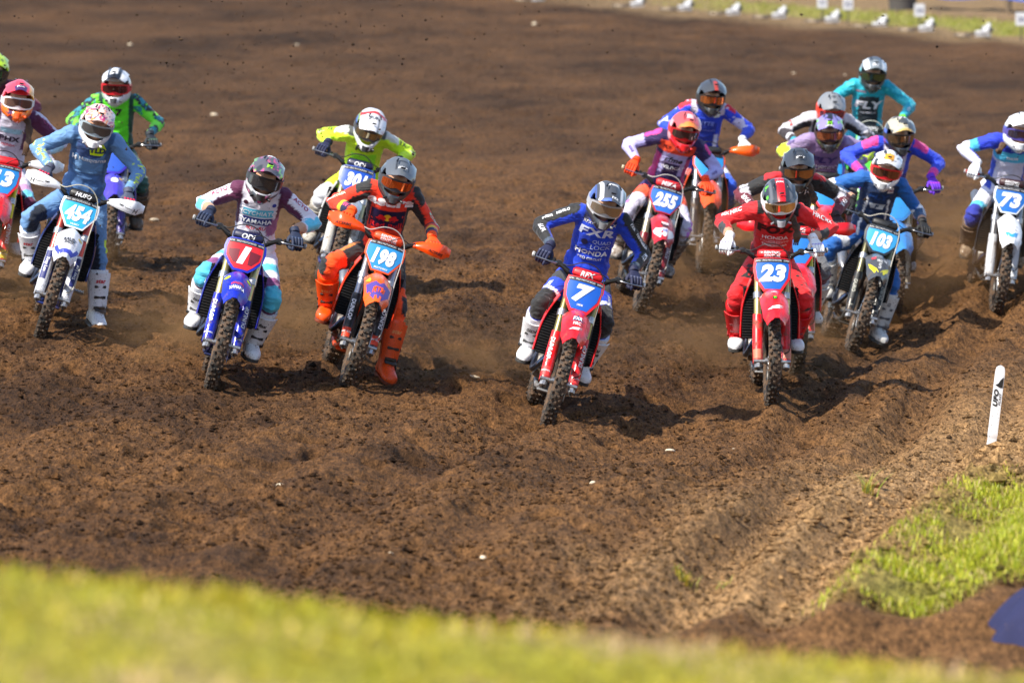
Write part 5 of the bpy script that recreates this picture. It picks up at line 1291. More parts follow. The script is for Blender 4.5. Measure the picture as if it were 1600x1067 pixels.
LOOK['255'] = dict(
    rider=dict(jersey=S(44, 28, 84), pants=S(210, 206, 228), fwd=30, hx=.03, head=(14, 0, -6), footL=(.22, .86, .42),
        helmet=hp(S(215, 84, 88), [(lambda Q, pk: low(Q, pk), S(206, 22, 30)), (lambda Q, pk: pk & (Q[:, 1] < -.19), S(236, 130, 60)), (lambda Q, pk: (not pk) & (ax_(Q) > .108), S(215, 160, 165)), (lambda Q, pk: pk & (ax_(Q) < .052) & (ax_(Q) > .034) & (Q[:, 1] < -.08) & (Q[:, 1] > -.16), S(110, 20, 26)), (lambda Q, pk: pk & (ax_(Q) < .030) & (Q[:, 1] < -.09) & (Q[:, 1] > -.15), S(232, 190, 195))]),
        gframe=S(180, 24, 30), lens=(.20, .12, .12), lens_tr=.12, mouth=S(205, 30, 34), collar=S(230, 120, 30), glove=S(255, 70, 10), knuck=S(240, 60, 10), boot=S(200, 195, 190), boot2=DGREY, boot_dirt=1.0,
        paint=[(lambda B: B.torso & (B.v > .78) & (B.v < .98) & (B.nf > -.3), S(240, 72, 30)), (lambda B: B.torso & (B.v > .36) & (B.v <= .78) & (np.abs(B.u) < .125) & (B.nf > 0), LAV), (lambda B: B.torso & (B.v < .58) & (np.abs(B.u) < .078) & (B.nf > 0), S(44, 28, 84)), (lambda B: B.arm & (B.t < .42) & (B.nz > .3) & (B.n > .5), PINK), (lambda B: B.arm & (B.t > .45) & (upf(B) > .0), LAV), (lambda B: B.fore & (upf(B) > -.2), LAV), (lambda B: B.torso & (np.abs(B.u) > .128) & (B.v < .7), S(190, 40, 120)),
               (lambda B: B.pants & B.torso, S(50, 30, 95)), (lambda B: B.thigh & (B.t < .22), S(50, 30, 95)), (lambda B: B.thigh & (B.t >= .22) & (B.t < .52), S(244, 84, 50)), (lambda B: B.thigh & (B.t > .80) & (B.out > .1) & (B.n2 > .5), S(200, 120, 215)), (lambda B: B.shin & (B.t > .30), S(40, 34, 50))],
        chest=[('rfme', .665, .054, BLACK, .03, .25, 0, 1.15), ('WILDCAT', .505, .034, WHITE, .02, 0, .01), ('RACING', .445, .014, S(190, 180, 210), 0, 0), ('FLY', .88, .03, S(90, 20, 20), .05, .2, -.09), ('FLY', .88, .03, S(90, 20, 20), .05, .2, .09)],
        sleeve=[('IRWIN', 'fore', .6, .026, S(90, 60, 130))]),
    bike=dict(main=S(170, 22, 34), plate=S(44, 104, 196), num='255', plate_style='hex', fender=S(176, 24, 38), guard=S(120, 24, 36), guard_text='RFME', guard_ink=S(200, 190, 200), fork=S(190, 178, 150), pad=S(206, 40, 48), pad_text='MIKA', shroud=S(40, 18, 22), hose=(.42, .40, .38), frame=(.06, .06, .06), gend=(.7, .6, .4),
        fender_art=[('p', [(-.75, .1), (-.3, -.12), (.3, -.12), (.75, .1), (.6, -.4), (.25, -.75), (-.25, -.75), (-.6, -.4)], 0, -.22, .14, S(205, 205, 212)), ('t', 'MXM', 0, -.16, .014, WHITE), ('t', 'FPF', 0, -.22, .016, S(60, 60, 70)), ('t', 'FXR', 0, -.30, .012, S(70, 80, 170))]),
    label=('motocross rider in purple and white jersey with orange chest band, orange gloves and red helmet', 'dark red motocross bike with red pad and number 255 on a blue plate'))
LOOK['73'] = dict(
    rider=dict(jersey=S(206, 204, 226), pants=S(222, 222, 236), fwd=31, hx=.02, hz=-.06, roll=-2, head=(6, 8, -5), hair=(-1, .10),
        helmet=hp(WHITE, [(lambda Q, pk: (not pk) & (Q[:, 2] < -.125), S(150, 155, 165)), (lambda Q, pk: (not pk) & (ax_(Q) > .10) & (Q[:, 2] < .04) & (Q[:, 2] > -.01), S(60, 70, 160))]), gframe=S(80, 70, 150), lens=(.20, .16, .20), lens_tr=.25, mouth=S(180, 184, 190), collar=S(190, 190, 200), glove=WHITE, knuck=S(200, 200, 210), boot=S(150, 128, 104), boot2=S(70, 56, 44), toe=S(180, 160, 135), boot_dirt=1.1,
        paint=[(lambda B: B.torso & (B.v > .84), S(24, 50, 180)), (lambda B: B.torso & (B.v > .64) & (B.v <= .84), S(70, 180, 222)), (lambda B: B.arm & (B.t < .50), S(28, 54, 190)), (lambda B: B.arm & (B.t >= .50) & (B.t < .74), S(70, 180, 222)), (lambda B: B.fore & (B.out < -.1), S(34, 60, 196)), (lambda B: B.thigh & (B.t > .68) & (B.t < .86), S(80, 190, 226)), (lambda B: B.thigh & (B.t >= .86), S(28, 44, 150)), (lambda B: B.shin & (B.t < .30), S(28, 44, 150)), (lambda B: B.torso & (np.abs(B.u) > .14) & (B.v < .6), S(40, 70, 190))],
        chest=[('THOR', .73, .03, WHITE, .03, .2), ('TM', .90, .03, S(150, 170, 235), .04, .2)]),
    bike=dict(main=WHITE, plate=S(34, 104, 190), num='73', plate_style='hex', plate_frame=S(220, 224, 232), fender=WHITE, guard=S(214, 216, 220), guard_text='', guard_panel=S(205, 208, 214), fork=S(150, 150, 152), pad=S(60, 30, 34), pad_text='RENTHAL', shroud=S(30, 34, 40), frame=(.1, .1, .1), grip=S(170, 40, 40),
        fender_art=[('p', [(-.5, .0), (0, -.35), (.5, .0), (.35, -.45), (0, -.62), (-.35, -.45)], 0, -.24, .12, S(60, 150, 215))]),
    label=('motocross rider in white, cyan and blue gear with plain white helmet beside the right edge', 'white motocross bike with white fender and number 73 on a blue plate'))
LOOK['301'] = dict(
    rider=dict(jersey=S(206, 242, 26), pants=S(206, 242, 26), fwd=45, hx=.05, hz=-.05, roll=-4, head=(34, 4, -3),
        helmet=hp(S(226, 226, 232), [(lambda Q, pk: pk & (Q[:, 1] > -.07), S(190, 60, 60)), (lambda Q, pk: (not pk) & (ax_(Q) > .095) & (Q[:, 2] > .0), S(120, 150, 60)), (lambda Q, pk: (not pk) & (ax_(Q) > .115), S(60, 80, 150)), (lambda Q, pk: pk & (np.abs(ax_(Q) - .045) < .006) & (Q[:, 1] < -.12), S(110, 112, 118))]), gframe=S(60, 60, 64), lens=(.5, .42, .25), lens_tr=.15, mouth=S(60, 62, 66), collar=S(70, 70, 76), glove=S(30, 34, 64), knuck=S(60, 64, 96), boot=S(190, 186, 176), boot2=DGREY, boot_dirt=.8,
        paint=[(lambda B: B.arm & (B.t < .34) & (B.nz > .0), S(210, 212, 205)), (lambda B: B.fore & (B.t < .35) & (B.nz > .2), S(215, 228, 170)), (lambda B: B.torso & (B.v > 1.02), S(80, 84, 80)), (lambda B: B.torso & (B.v < .7) & (np.abs(B.u) < .12), S(150, 235, 20)), (lambda B: B.thigh & (B.t > .72), S(214, 216, 222)), (lambda B: B.shin, S(200, 202, 208))],
        chest=[('FOX', .82, .05, (.03, .05, .01), .05, 0, 0, 1.2)], sleeve=[('FX', 'arm', .5, .045, (.03, .05, .01)), ('FX', 'fore', .2, .04, (.03, .05, .01))], helmet_text=[('SUN', -.12, .034, S(60, 62, 70))]),
    bike=dict(main=S(214, 214, 218), plate=S(24, 76, 180), num='301', plate_style='round', plate_frame=S(30, 70, 170), fender=S(200, 200, 206), guard=S(196, 192, 186), guard_text='', fork=S(190, 180, 140), pad=NAVY, pad_text='ODI', shroud=S(204, 202, 200), frame=S(40, 60, 140)),
    label=('motocross rider all in neon yellow with white helmet tilted down', 'white motocross bike with dark blue pad and number 301 on a blue plate'))
LOOK['13'] = dict(
    rider=dict(jersey=S(206, 200, 220), pants=S(214, 208, 228), fwd=30, head=(8, 0, 0), hair=(1, .30),
        helmet=hp(S(235, 66, 84), [(lambda Q, pk: low(Q, pk) & (Q[:, 1] < .06), S(255, 120, 16)), (lambda Q, pk: (not pk) & (Q[:, 2] < -.02) & (noiseH(20, .53)(Q, pk)), S(80, 30, 70)), (lambda Q, pk: (Q[:, 0] > .07) & (Q[:, 2] > .02), S(250, 170, 20)), (lambda Q, pk: pk & (ax_(Q) < .045) & (Q[:, 1] < -.17), S(70, 40, 90))]), gframe=S(228, 228, 232), lens=(.30, .16, .12), lens_tr=.3, mouth=ORANGE, collar=BLACK, glove=S(170, 165, 180), boot=WHITE, boot2=BLACK, boot_text='fox', boot_dirt=.6,
        paint=[(lambda B: B.arm & (B.t < .75) & (B.nz < .55), PURPLE), (lambda B: B.torso & (np.abs(B.u) > .12) & (B.v > .4), S(92, 40, 84)), (lambda B: B.torso & (B.v > .70) & (B.v < .79) & (np.abs(B.u) < .1), S(160, 205, 226)), (lambda B: B.fore & (B.t > .2), S(170, 210, 232)), (lambda B: B.thigh & (B.t > .55) & (B.t < .7), S(196, 150, 200)), (lambda B: B.thigh & (B.t >= .7) & (B.t < .93), S(96, 190, 220)), (lambda B: (B.thigh & (B.t >= .93)) | B.shin, PURPLE)],
        chest=[('PHX', .60, .05, S(50, 36, 60), .05, 0, 0, 1.3), ('HONDA', .49, .022, S(190, 40, 60), .02, 0)], sleeve=[('ACYO', 'arm', .3, .034, S(150, 50, 110))], helmet_text=[('FOX', -.20, .022, WHITE)]),
    bike=dict(main=HRED, plate=S(40, 130, 205), num='13', plate_style='long', guard_text='DUNLOP', guard_sub='SHOWA', fork=S(190, 168, 40), guard_low=S(230, 200, 40), pad=HRED, pad_text='', hguard=S(220, 222, 226), hg_art=[], shroud_text='HONDA'),
    label=('motocross rider in white and purple with pink and orange helmet beside the left edge', 'red motocross bike with number 13 on a blue plate, cut by the left edge'))
LOOK['yellow'] = dict(
    rider=dict(jersey=S(112, 26, 58), pants=S(60, 24, 44), fwd=30, head=(8, 0, 0), helmet=hp(S(200, 235, 20), [(noiseH(20, .56), S(60, 90, 40)), (low, S(60, 60, 50))]), lens=(.2, .2, .2), lens_tr=.15, boot_dirt=.8),
    bike=dict(main=YBLUE, plate=LBLUE, num='', plate_style='round', shroud=S(22, 34, 150)),
    label=('motocross rider in maroon jersey and yellow helmet at the upper left edge', 'blue motocross bike of the maroon rider at the upper left edge'))
LOOK['green'] = dict(
    rider=dict(jersey=S(96, 226, 34), pants=S(90, 214, 34), fwd=28, head=(10, -2, 0), 
        helmet=hp(S(206, 206, 212), [(lambda Q, pk: pk, S(34, 34, 38)), (lambda Q, pk: pk & (ax_(Q) < .035) & (Q[:, 1] < -.06) & (noiseH(24, .5)(Q, pk)), WHITE), (lambda Q, pk: pk & (ax_(Q) > .06), WHITE), (lambda Q, pk: (not pk) & (ax_(Q) > .08) & (Q[:, 2] < .035) & (Q[:, 2] > -.03), S(205, 24, 36))]), gframe=S(200, 24, 36), lens=(.16, .06, .06), lens_tr=.1, mouth=S(60, 62, 66), collar=S(40, 40, 46), glove=S(26, 34, 44), knuck=S(60, 90, 70), boot_dirt=1.0, boot=S(120, 110, 100),
        paint=[(lambda B: B.torso & (np.abs(B.u) > .13), S(24, 70, 60)), (lambda B: B.arm & (B.out + B.nz * .6 > .2), S(28, 36, 44)), (lambda B: B.fore, S(34, 40, 48)), (lambda B: (B.fore | B.arm) & (B.n2 > .535), S(120, 230, 60)), (lambda B: (B.fore | B.arm) & (B.n2 < .445), S(40, 130, 150)), (lambda B: B.thigh & (B.n > .515), S(34, 80, 70)), (lambda B: B.thigh & (B.n < .46), S(30, 34, 40)), (lambda B: B.shin, S(30, 34, 40))],
        chest=[('L7', .80, .07, (.02, .03, .02), .05, 0, 0, 1.2)]),
    bike=dict(main=S(66, 48, 180), plate=S(50, 90, 190), num='', plate_style='round', guard=S(70, 54, 140), guard_text='', fork=S(120, 110, 130), pad=BLACK, shroud=S(40, 50, 160), fender=S(72, 60, 190), fender_art=[('p', blob(), 0, -.15, .07, WHITE), ('p', blob(), .06, -.05, .04, S(230, 190, 60))]),
    label=('motocross rider in neon green and black gear with black and white helmet', 'blue and purple motocross bike of the neon green rider'))
LOOK['blue'] = dict(
    rider=dict(jersey=S(26, 64, 205), pants=S(40, 90, 215), fwd=28, hx=-.03, hz=-.03, head=(10, 2, -2),
        helmet=hp(S(62, 64, 68), [(low, S(34, 34, 36)), (lambda Q, pk: pk & (ax_(Q) < .02) & (Q[:, 1] < -.1), S(170, 60, 50))]), lens=(.85, .30, .10), lens_tr=.05, gframe=S(40, 38, 38), collar=S(150, 26, 40), glove=S(230, 226, 226), boot=S(70, 130, 190), boot2=S(220, 120, 60), boot_dirt=.8,
        paint=[(lambda B: B.torso & (B.v > .9) & (np.abs(B.u) > .11), S(210, 206, 225)), (lambda B: B.arm & (B.t < .3) & (B.nz > .3), S(205, 36, 56)), (lambda B: B.torso & (B.v < .75) & (np.abs(B.u) < .12), S(22, 46, 150)), (lambda B: B.arm & (B.n2 > .56), S(210, 205, 230)), (lambda B: B.thigh & (B.t > .5) & (B.t < .7), S(224, 224, 236)), (lambda B: B.torso & (B.v < .5) & (np.abs(np.abs(B.u) - .13) < .02), S(226, 226, 236))],
        chest=[('LITTE', .74, .045, S(130, 150, 235), .03, .1), (sq, .92, .055, S(216, 226, 216), 0, 0, .09, 1.0), ('PARTS UNLIMITED', .60, .016, S(140, 150, 225), .01, 0)]),
    bike=dict(main=ORANGE, plate=LBLUE, num='', hguard=S(255, 96, 14), hg_art=[], shroud=S(235, 80, 20), guard=S(40, 40, 50), fork=S(150, 150, 155)),
    label=('motocross rider in blue jersey and dark grey helmet behind the purple and white rider', 'orange motocross bike with orange hand guards behind the purple and white rider'))
LOOK['black'] = dict(
    rider=dict(jersey=S(24, 24, 27), pants=S(196, 190, 206), fwd=38, hz=.04, roll=-2, head=(18, 2, -2),
        helmet=hp(S(58, 61, 66), [(low, S(30, 31, 34)), (lambda Q, pk: pk & (ax_(Q) < .05) & (ax_(Q) > .036) & (Q[:, 1] < -.09) & (Q[:, 1] > -.19), BLACK), (lambda Q, pk: pk & (ax_(Q) < .05) & (Q[:, 1] < -.085) & (Q[:, 1] > -.105), BLACK)]), gframe=S(40, 40, 44), lens=(.55, .30, .14), lens_tr=.2, collar=BLACK, glove=S(40, 20, 26), boot=S(214, 212, 208), boot2=GREY, boot_dirt=.5, hair=(1, .16),
        paint=[(lambda B: B.torso & (B.v > .86) & (B.nz > .2), S(196, 24, 36)), (lambda B: B.arm & (B.t < .2) & (B.nz > .25), S(196, 24, 36)), (lambda B: B.arm & (B.t > .68) & (B.t < .90), S(206, 204, 214)), (lambda B: B.arm & (B.t >= .9), MAROON), (lambda B: B.fore, MAROON), (lambda B: B.thigh & (B.t > .30) & (B.t < .5), WHITE), (lambda B: B.thigh & (B.t > .62) & (upf(B) > .2), GREY), (lambda B: B.thigh & (B.t > .62) & (upf(B) <= .2), MAROON), (lambda B: B.shin, MAROON), (lambda B: B.thigh & (B.t < .3), BLACK)],
        chest=[('14', .86, .04, WHITE, .03, .2, .10)], sleeve=[('FXR', 'fore', .5, .04, WHITE), ('HONDA', 'arm', .79, .018, BLACK)], helmet_text=[('star', -.17, .026, WHITE)]),
    bike=dict(main=HRED, plate=S(44, 120, 200), num='', plate_style='long', hguard=S(208, 20, 30), hg_art=[], fork=S(190, 172, 60), guard=S(214, 30, 36), pad=HRED, pad_text='RENTHAL', shroud_text='HONDA'),
    label=('motocross rider in black and maroon jersey with dark grey helmet behind the all red rider', 'red motocross bike with red hand guards behind the all red rider'))
LOOK['purple'] = dict(
    rider=dict(jersey=S(132, 104, 150), pants=LILAC, fwd=44, hz=-.02, head=(18, 2, -2),
        helmet=hp(S(34, 34, 38), [(lambda Q, pk: pk & (ax_(Q) > .028), S(136, 126, 190)), (lambda Q, pk: (Q[:, 2] > .06) & (noiseH(17, .53)(Q, pk)), S(140, 128, 196)), (lambda Q, pk: (ax_(Q) > .07) & (Q[:, 2] > .08) & (noiseH(30, .52)(Q, pk)), S(130, 215, 50)), (lambda Q, pk: (not pk) & (Q[:, 2] < -.125) & (Q[:, 1] < 0), S(90, 120, 50))]), gframe=S(60, 40, 44), lens=(.75, .30, .16), lens_tr=.08, collar=S(40, 34, 46), glove=S(150, 130, 170), boot_dirt=.6,
        paint=[(lambda B: B.torso & (B.v < .5), S(116, 84, 128)), (lambda B: B.arm & (B.t < .6), S(150, 130, 172)), (lambda B: B.arm & (B.t >= .6) & (B.n2 > .47), NEON), (lambda B: B.fore & (B.n2 > .5), NEON)],
        chest=[('FLY', .66, .075, S(56, 44, 110), .05, .15, 0, 1.4), ('HONDA', .50, .036, S(222, 210, 226), .02, 0, .03, 1.1), ('PROGRESSIVE', .43, .018, S(210, 190, 214), .01, 0), ('WMX', .86, .018, WHITE, .02, 0)],
        sleeve=[('SHI', 'arm', .5, .034, S(54, 50, 120))], helmet_text=[('M', -.19, .045, S(140, 225, 40)), ('HONDA', -.225, .014, WHITE)]),
    bike=dict(main=HRED, plate=LBLUE, num='', plate_style='long', shroud_text='HONDA'),
    label=('motocross rider in mauve purple jersey with neon sleeves and black purple helmet', 'red motocross bike of the mauve purple rider, mostly hidden'))
LOOK['grey'] = dict(
    rider=dict(jersey=S(200, 198, 206), pants=S(60, 62, 70), fwd=38, hz=-.02, head=(18, -2, 2), elR=(.42, .04, .02), 
        helmet=hp(S(128, 130, 134), [(lambda Q, pk: low(Q, pk), S(120, 40, 36)), (lambda Q, pk: (not pk) & (ax_(Q) > .09) & (Q[:, 2] < .04), S(190, 44, 36)), (lambda Q, pk: pk & (ax_(Q) < .018) & (np.sin(Q[:, 1] * 330) > 0), S(70, 72, 76))]), gframe=S(226, 60, 34), lens=(.35, .15, .25), lens_tr=.1, collar=S(70, 50, 46), glove=S(40, 150, 170), boot_dirt=.8,
        paint=[(lambda B: B.torso & (np.abs(B.u) < .16) & (B.v < 1.0), S(30, 26, 30)), (lambda B: B.arm & (B.nz < -.25), S(34, 30, 34)), (lambda B: B.fore, S(48, 40, 46)), (lambda B: B.fore & (np.abs(B.t - .72) < .07), S(210, 210, 220))],
        chest=[], sleeveL=[('37', 'arm', .85, .05, S(40, 36, 46))], sleeveR=[('2', 'arm', .6, .055, S(220, 60, 50))]),
    bike=dict(main=YBLUE, plate=LBLUE, num='', plate_style='round', hguard=S(36, 50, 190), hg_art=[], shroud=S(22, 34, 150)),
    label=('motocross rider in white and black jersey with plain grey helmet and red goggles', 'blue motocross bike with blue hand guards of the grey helmeted rider'))
LOOK['teal'] = dict(
    rider=dict(jersey=TEAL, pants=TEAL, fwd=24, hz=.03, head=(10, 0, 0),
        helmet=hp(S(120, 128, 134), [(lambda Q, pk: low(Q, pk), S(44, 48, 52)), (lambda Q, pk: pk & (Q[:, 1] > -.12) & (ax_(Q) < .07), S(76, 82, 88)), (lambda Q, pk: pk & (ax_(Q) > .06), S(205, 210, 215)), (lambda Q, pk: (not pk) & (ax_(Q) > .108) & (Q[:, 2] < .05), S(90, 170, 180))]), gframe=S(36, 40, 42), lens=(.14, .22, .12), lens_tr=.1, collar=S(30, 40, 46), glove=S(110, 225, 40), boot_dirt=.8,
        paint=[(lambda B: B.torso & (np.abs(B.u) < .115) & (B.v < .80) & (B.nf > 0), S(18, 30, 42)), (lambda B: (B.arm | B.fore) & (B.n2 > .55), S(70, 200, 214))],
        chest=[('FLY', .63, .085, S(222, 216, 228), .05, .15, 0, 1.45), ('RACEWEAR', .47, .022, S(200, 196, 208), .02, 0), ('MAXXIS', .90, .02, S(200, 90, 110), .03, 0, -.09)], sleeveL=[('FLY', 'fore', .6, .03, WHITE)], sleeveR=[], helmet_text=[('FLY', -.20, .030, WHITE)]),
    bike=dict(main=S(70, 200, 40), plate=S(90, 150, 200), num='', plate_style='hex', pad=S(40, 44, 44), pad_text='RENTHAL', hose=(.5, .5, .45)),
    label=('motocross rider in teal jersey with black chest panel at the back of the field', 'green motocross bike of the teal rider at the back of the field'))
LOOK['pink'] = dict(
    rider=dict(jersey=S(34, 66, 205), pants=S(44, 40, 120), fwd=30, head=(14, 0, -6),
        helmet=hp(S(70, 72, 74), [(lambda Q, pk: low(Q, pk), S(34, 34, 38)), (lambda Q, pk: (Q[:, 2] > .05) & (noiseH(15, .52)(Q, pk)), S(186, 178, 156)), (lambda Q, pk: (not pk) & (ax_(Q) > .10) & (Q[:, 2] < .05) & (Q[:, 2] > -.06), S(60, 90, 190)), (lambda Q, pk: pk & (Q[:, 1] < -.215), S(190, 160, 90))]), gframe=S(50, 46, 44), lens=(.40, .26, .16), lens_tr=.12, collar=S(36, 34, 44), glove=S(100, 40, 190), knuck=S(150, 40, 180), boot_dirt=.9,
        paint=[(lambda B: B.arm & (B.t < .42) & (B.nz > -.1), S(226, 60, 140)), (lambda B: B.torso & (np.abs(B.u) < .12) & (B.v < .8), S(206, 36, 120)), (lambda B: B.torso & (np.abs(np.abs(B.u) - .10) < .018), S(214, 210, 226)), (lambda B: B.fore & (B.t > .66), S(222, 50, 150)), (lambda B: B.torso & (B.v < .42), S(60, 44, 130))],
        chest=[('14', .62, .06, WHITE, .03, .2), (sq, .86, .05, S(200, 206, 206), 0, 0, -.03)], helmet_text=[('O S', -.07, .03, WHITE)]),
    bike=dict(main=S(50, 130, 205), plate=LBLUE, num='', plate_style='round', shroud=S(30, 34, 40), guard=S(190, 180, 160), fork=S(190, 180, 150), frame=(.1, .1, .1)),
    label=('motocross rider in blue and magenta jersey with purple gloves behind the navy rider', 'blue motocross bike of the blue and magenta rider, partly hidden'))

PERSON_GROUP, BIKE_GROUP = 'riders racing off the start', 'bikes racing off the start'
CONTACTS = []; PLATES = []
for (bid, px, py, s, lean, yaw, steer), cp in zip(BIKES, _cp):
    lk = LOOK[bid]
    x, y = cp.x, cp.y; z = gz(x, y)
    yw = R(yaw); rx, ry = x - math.sin(yw) * WB, y + math.cos(yw) * WB     # rear contact (heading towards -Y turned to +X)
    zr = gz(rx, ry); pit = math.atan2(zr - z, WB)
    M = Matrix.Translation((x, y, z - .018)) @ Matrix.Rotation(yw, 4, 'Z') @ Matrix.Rotation(pit, 4, 'X') @ Matrix.Rotation(R(lean), 4, 'Y')
    lk['bike'].setdefault('num', ''); lk['rider']['lean'] = lean
    br, st = make_bike(bid, M, steer, lk['bike'])
    tag(br, lk['label'][1], 'motorcycle', BIKE_GROUP)
    pr = make_rider(bid, M, st, lk['rider'])
    tag(pr, lk['label'][0], 'person', PERSON_GROUP)
    CONTACTS.append((bid, M)); PLATES.append((bid, M @ st @ plate_pt(0, .735, 0), pr))
print('riders', round(time.time() - T0, 1))

# ------------------------------------------------------------------ things on and round the track
def ground_hit(px, py):
    """where the line of sight through a pixel of the photograph meets the ground"""
    d = np.arange(20, 160, .1); c, sn = math.cos(PITCH), math.sin(PITCH)
    xc = (px - 800) / FPX * d; yc = -(py - 533.5) / FPX * d
    y = d * c + yc * sn; z = CAM_H - d * sn + yc * c
    k = np.nonzero(z < ground_z(xc, y, False))[0]; dd = d[k[0]] if len(k) else 150.0
    return cam_point(px, py, dd), FPX / dd

# marker post
p, s_ = ground_hit(1549, 693)
H_, W_ = .55, .066
post = empty('marker_post', Matrix.Translation((p.x, p.y, gz(p.x, p.y) - .01)) @ Matrix.Rotation(R(-6), 4, 'Z') @ Matrix.Rotation(R(6.5), 4, 'Y') @ Matrix.Rotation(R(4), 4, 'X'))
G = []
for i in range(30):
    t = i / 29; z = H_ * t; wd = W_ / 2 * (1 if t < .9 else math.sqrt(max(1 - ((t - .9) / .1) ** 2, 0)) * .28 + .72)
    rib = .006 * (math.sin(z * 2 * math.pi / .022) if z < .085 else 0)
    G.append([(q * (wd + rib * .5), -.003 * (1 - q * q) - rib, z + (.012 * (1 - q * q) if i == 29 else 0)) for q in np.linspace(-1, 1, 9)])
VP = sheet([r for r in G], .009)
M_POST = mat('marker_plastic', S(222, 224, 228), .45, dirt=.42, vary=.03)
obj('post_blade', raw_mesh('post_blade', *VP, 30), M_POST, post)
M_POST_BVH = bvh_of(*VP)
decal('post_lettering', text_tris('UFO', .05, .25), M_POST_BVH, (-.009, -.03, .335), (0, 0, 1), (-1, 0, 0), .046, .034, ink(BLACK), post, .003, (0, -1, 0))
decal('post_lettering', text_tris('PLAST', .03, .25), M_POST_BVH, (.020, -.03, .328), (0, 0, 1), (-1, 0, 0), .022, .014, ink((.06, .06, .07)), post, .003, (0, -1, 0))
decal('post_emblem', poly_tris([(-.45, -.28), (.10, -.5), (.42, -.5), (.45, .5), (.12, .22), (-.1, -.12)], .2), M_POST_BVH, (.004, -.03, .445), (1, 0, 0), (0, 0, 1), .06, .075, ink(BLACK), post, .003, (0, -1, 0))
tag(post, 'upright white plastic marker post with black lettering on the right spoil bank', 'marker post')

# dark blue cloth at the lower right corner
p, s_ = ground_hit(1682, 990)
G = []
for i in range(25):
    row = []
    for j in range(97):
        a = 2 * math.pi * j / 96; t = i / 24
        r = .02 + .46 * t; fold = math.sin(a * 7 + 1.3 + 2 * t) * .035 * t + math.sin(a * 12.0) * .018 * t * (a < 6.2) + math.sin(a * 3) * .03 * t
        zz = .40 * (1 - t ** 2.6) + .012 * math.sin(a * 9) * t * (1 - t) * 4
        row.append(((r + fold) * math.cos(a), (r + fold) * .8 * math.sin(a), zz))
    G.append(row)
cl = obj('cloth_heap', raw_mesh('cloth_heap', *sheet([r[::-1] for r in G], .006), 60), mat('navy_cloth', S(26, 30, 70), .85, bump=.4, bscale=25, vary=.08, dirt=.08))
cl.location = (p.x, p.y, gz(p.x, p.y) - .14); cl.rotation_euler = (0, 0, .3)
tag(cl, 'dark blue folded cloth heaped on the grass at the lower right corner', 'cloth')

# pale stones and scraps lying on the soil
STONES = [(438, 760, 17, 'pale stone lying alone on the dark soil at lower left'), (1047, 705, 24, 'flat whitish stone in the rut right of the number seven bike'), (926, 755, 13, 'small pale stone below the number seven bike'),
          (610, 866, 11, 'small white pebble just above the blurred grass, left of two'), (755, 873, 15, 'small white pebble just above the blurred grass, right of two'), (741, 591, 22, 'torn white scrap lying between the orange and the royal blue rider'),
          (241, 346, 22, 'long pale stone right of the neon green rider'), (1146, 703, 10, 'tiny white pebble below the all red rider'), (462, 74, 15, 'pale stone high on the far soil, above the neon yellow rider'), (395, 143, 10, 'pale round stone on the soil between the green and yellow riders'),
          (335, 181, 14, 'tan stone on the soil right of the green rider'), (1320, 121, 14, 'tan stone left of the teal rider helmet'), (1240, 117, 10, 'small tan stone above the grey helmeted rider'), (835, 38, 10, 'white pebble near the top of the far soil'),
          (1478, 127, 12, 'pale stone right of the teal rider'), (1433, 127, 8, 'tiny pale pebble right of the teal rider helmet'), (203, 71, 10, 'pale stone above the green rider helmet'), (270, 78, 9, 'small pale stone up the slope right of the green rider')]
M_STONE = mat('pale_stone', S(208, 192, 166), .9, vary=.2, dirt=.25, bump=.4)
for i, (px, py, sz, lb) in enumerate(STONES):
    p, sc_ = ground_hit(px, py); r = sz / sc_ / 2 * .85
    bm = bmesh.new(); bmesh.ops.create_icosphere(bm, subdivisions=3, radius=1)
    V = np.array([v.co[:] for v in bm.verts]); F = [[v.index for v in f.verts] for f in bm.faces]; bm.free()
    k = 1 + .55 * (n3(V + i * 3.1, 1.3, 4) - .5) + .2 * (n3(V + i, 4, 6) - .5)
    V = V * k[:, None] * np.array([1.0, .8, .55 if sz < 20 else .30])
    V = np.round(V * 5) * .03 + V * .85
    name = 'paper_scrap' if i == 5 else 'stone'
    o = obj(name, raw_mesh(name, V * r, F, 35), M_STONE); o.location = (p.x, p.y, gz(p.x, p.y) + r * .08); o.rotation_euler = (0, .2, i * 1.3)
    tag(o, lb, 'scrap' if i == 5 else 'stone', None if i == 5 else 'pale stones on the track')

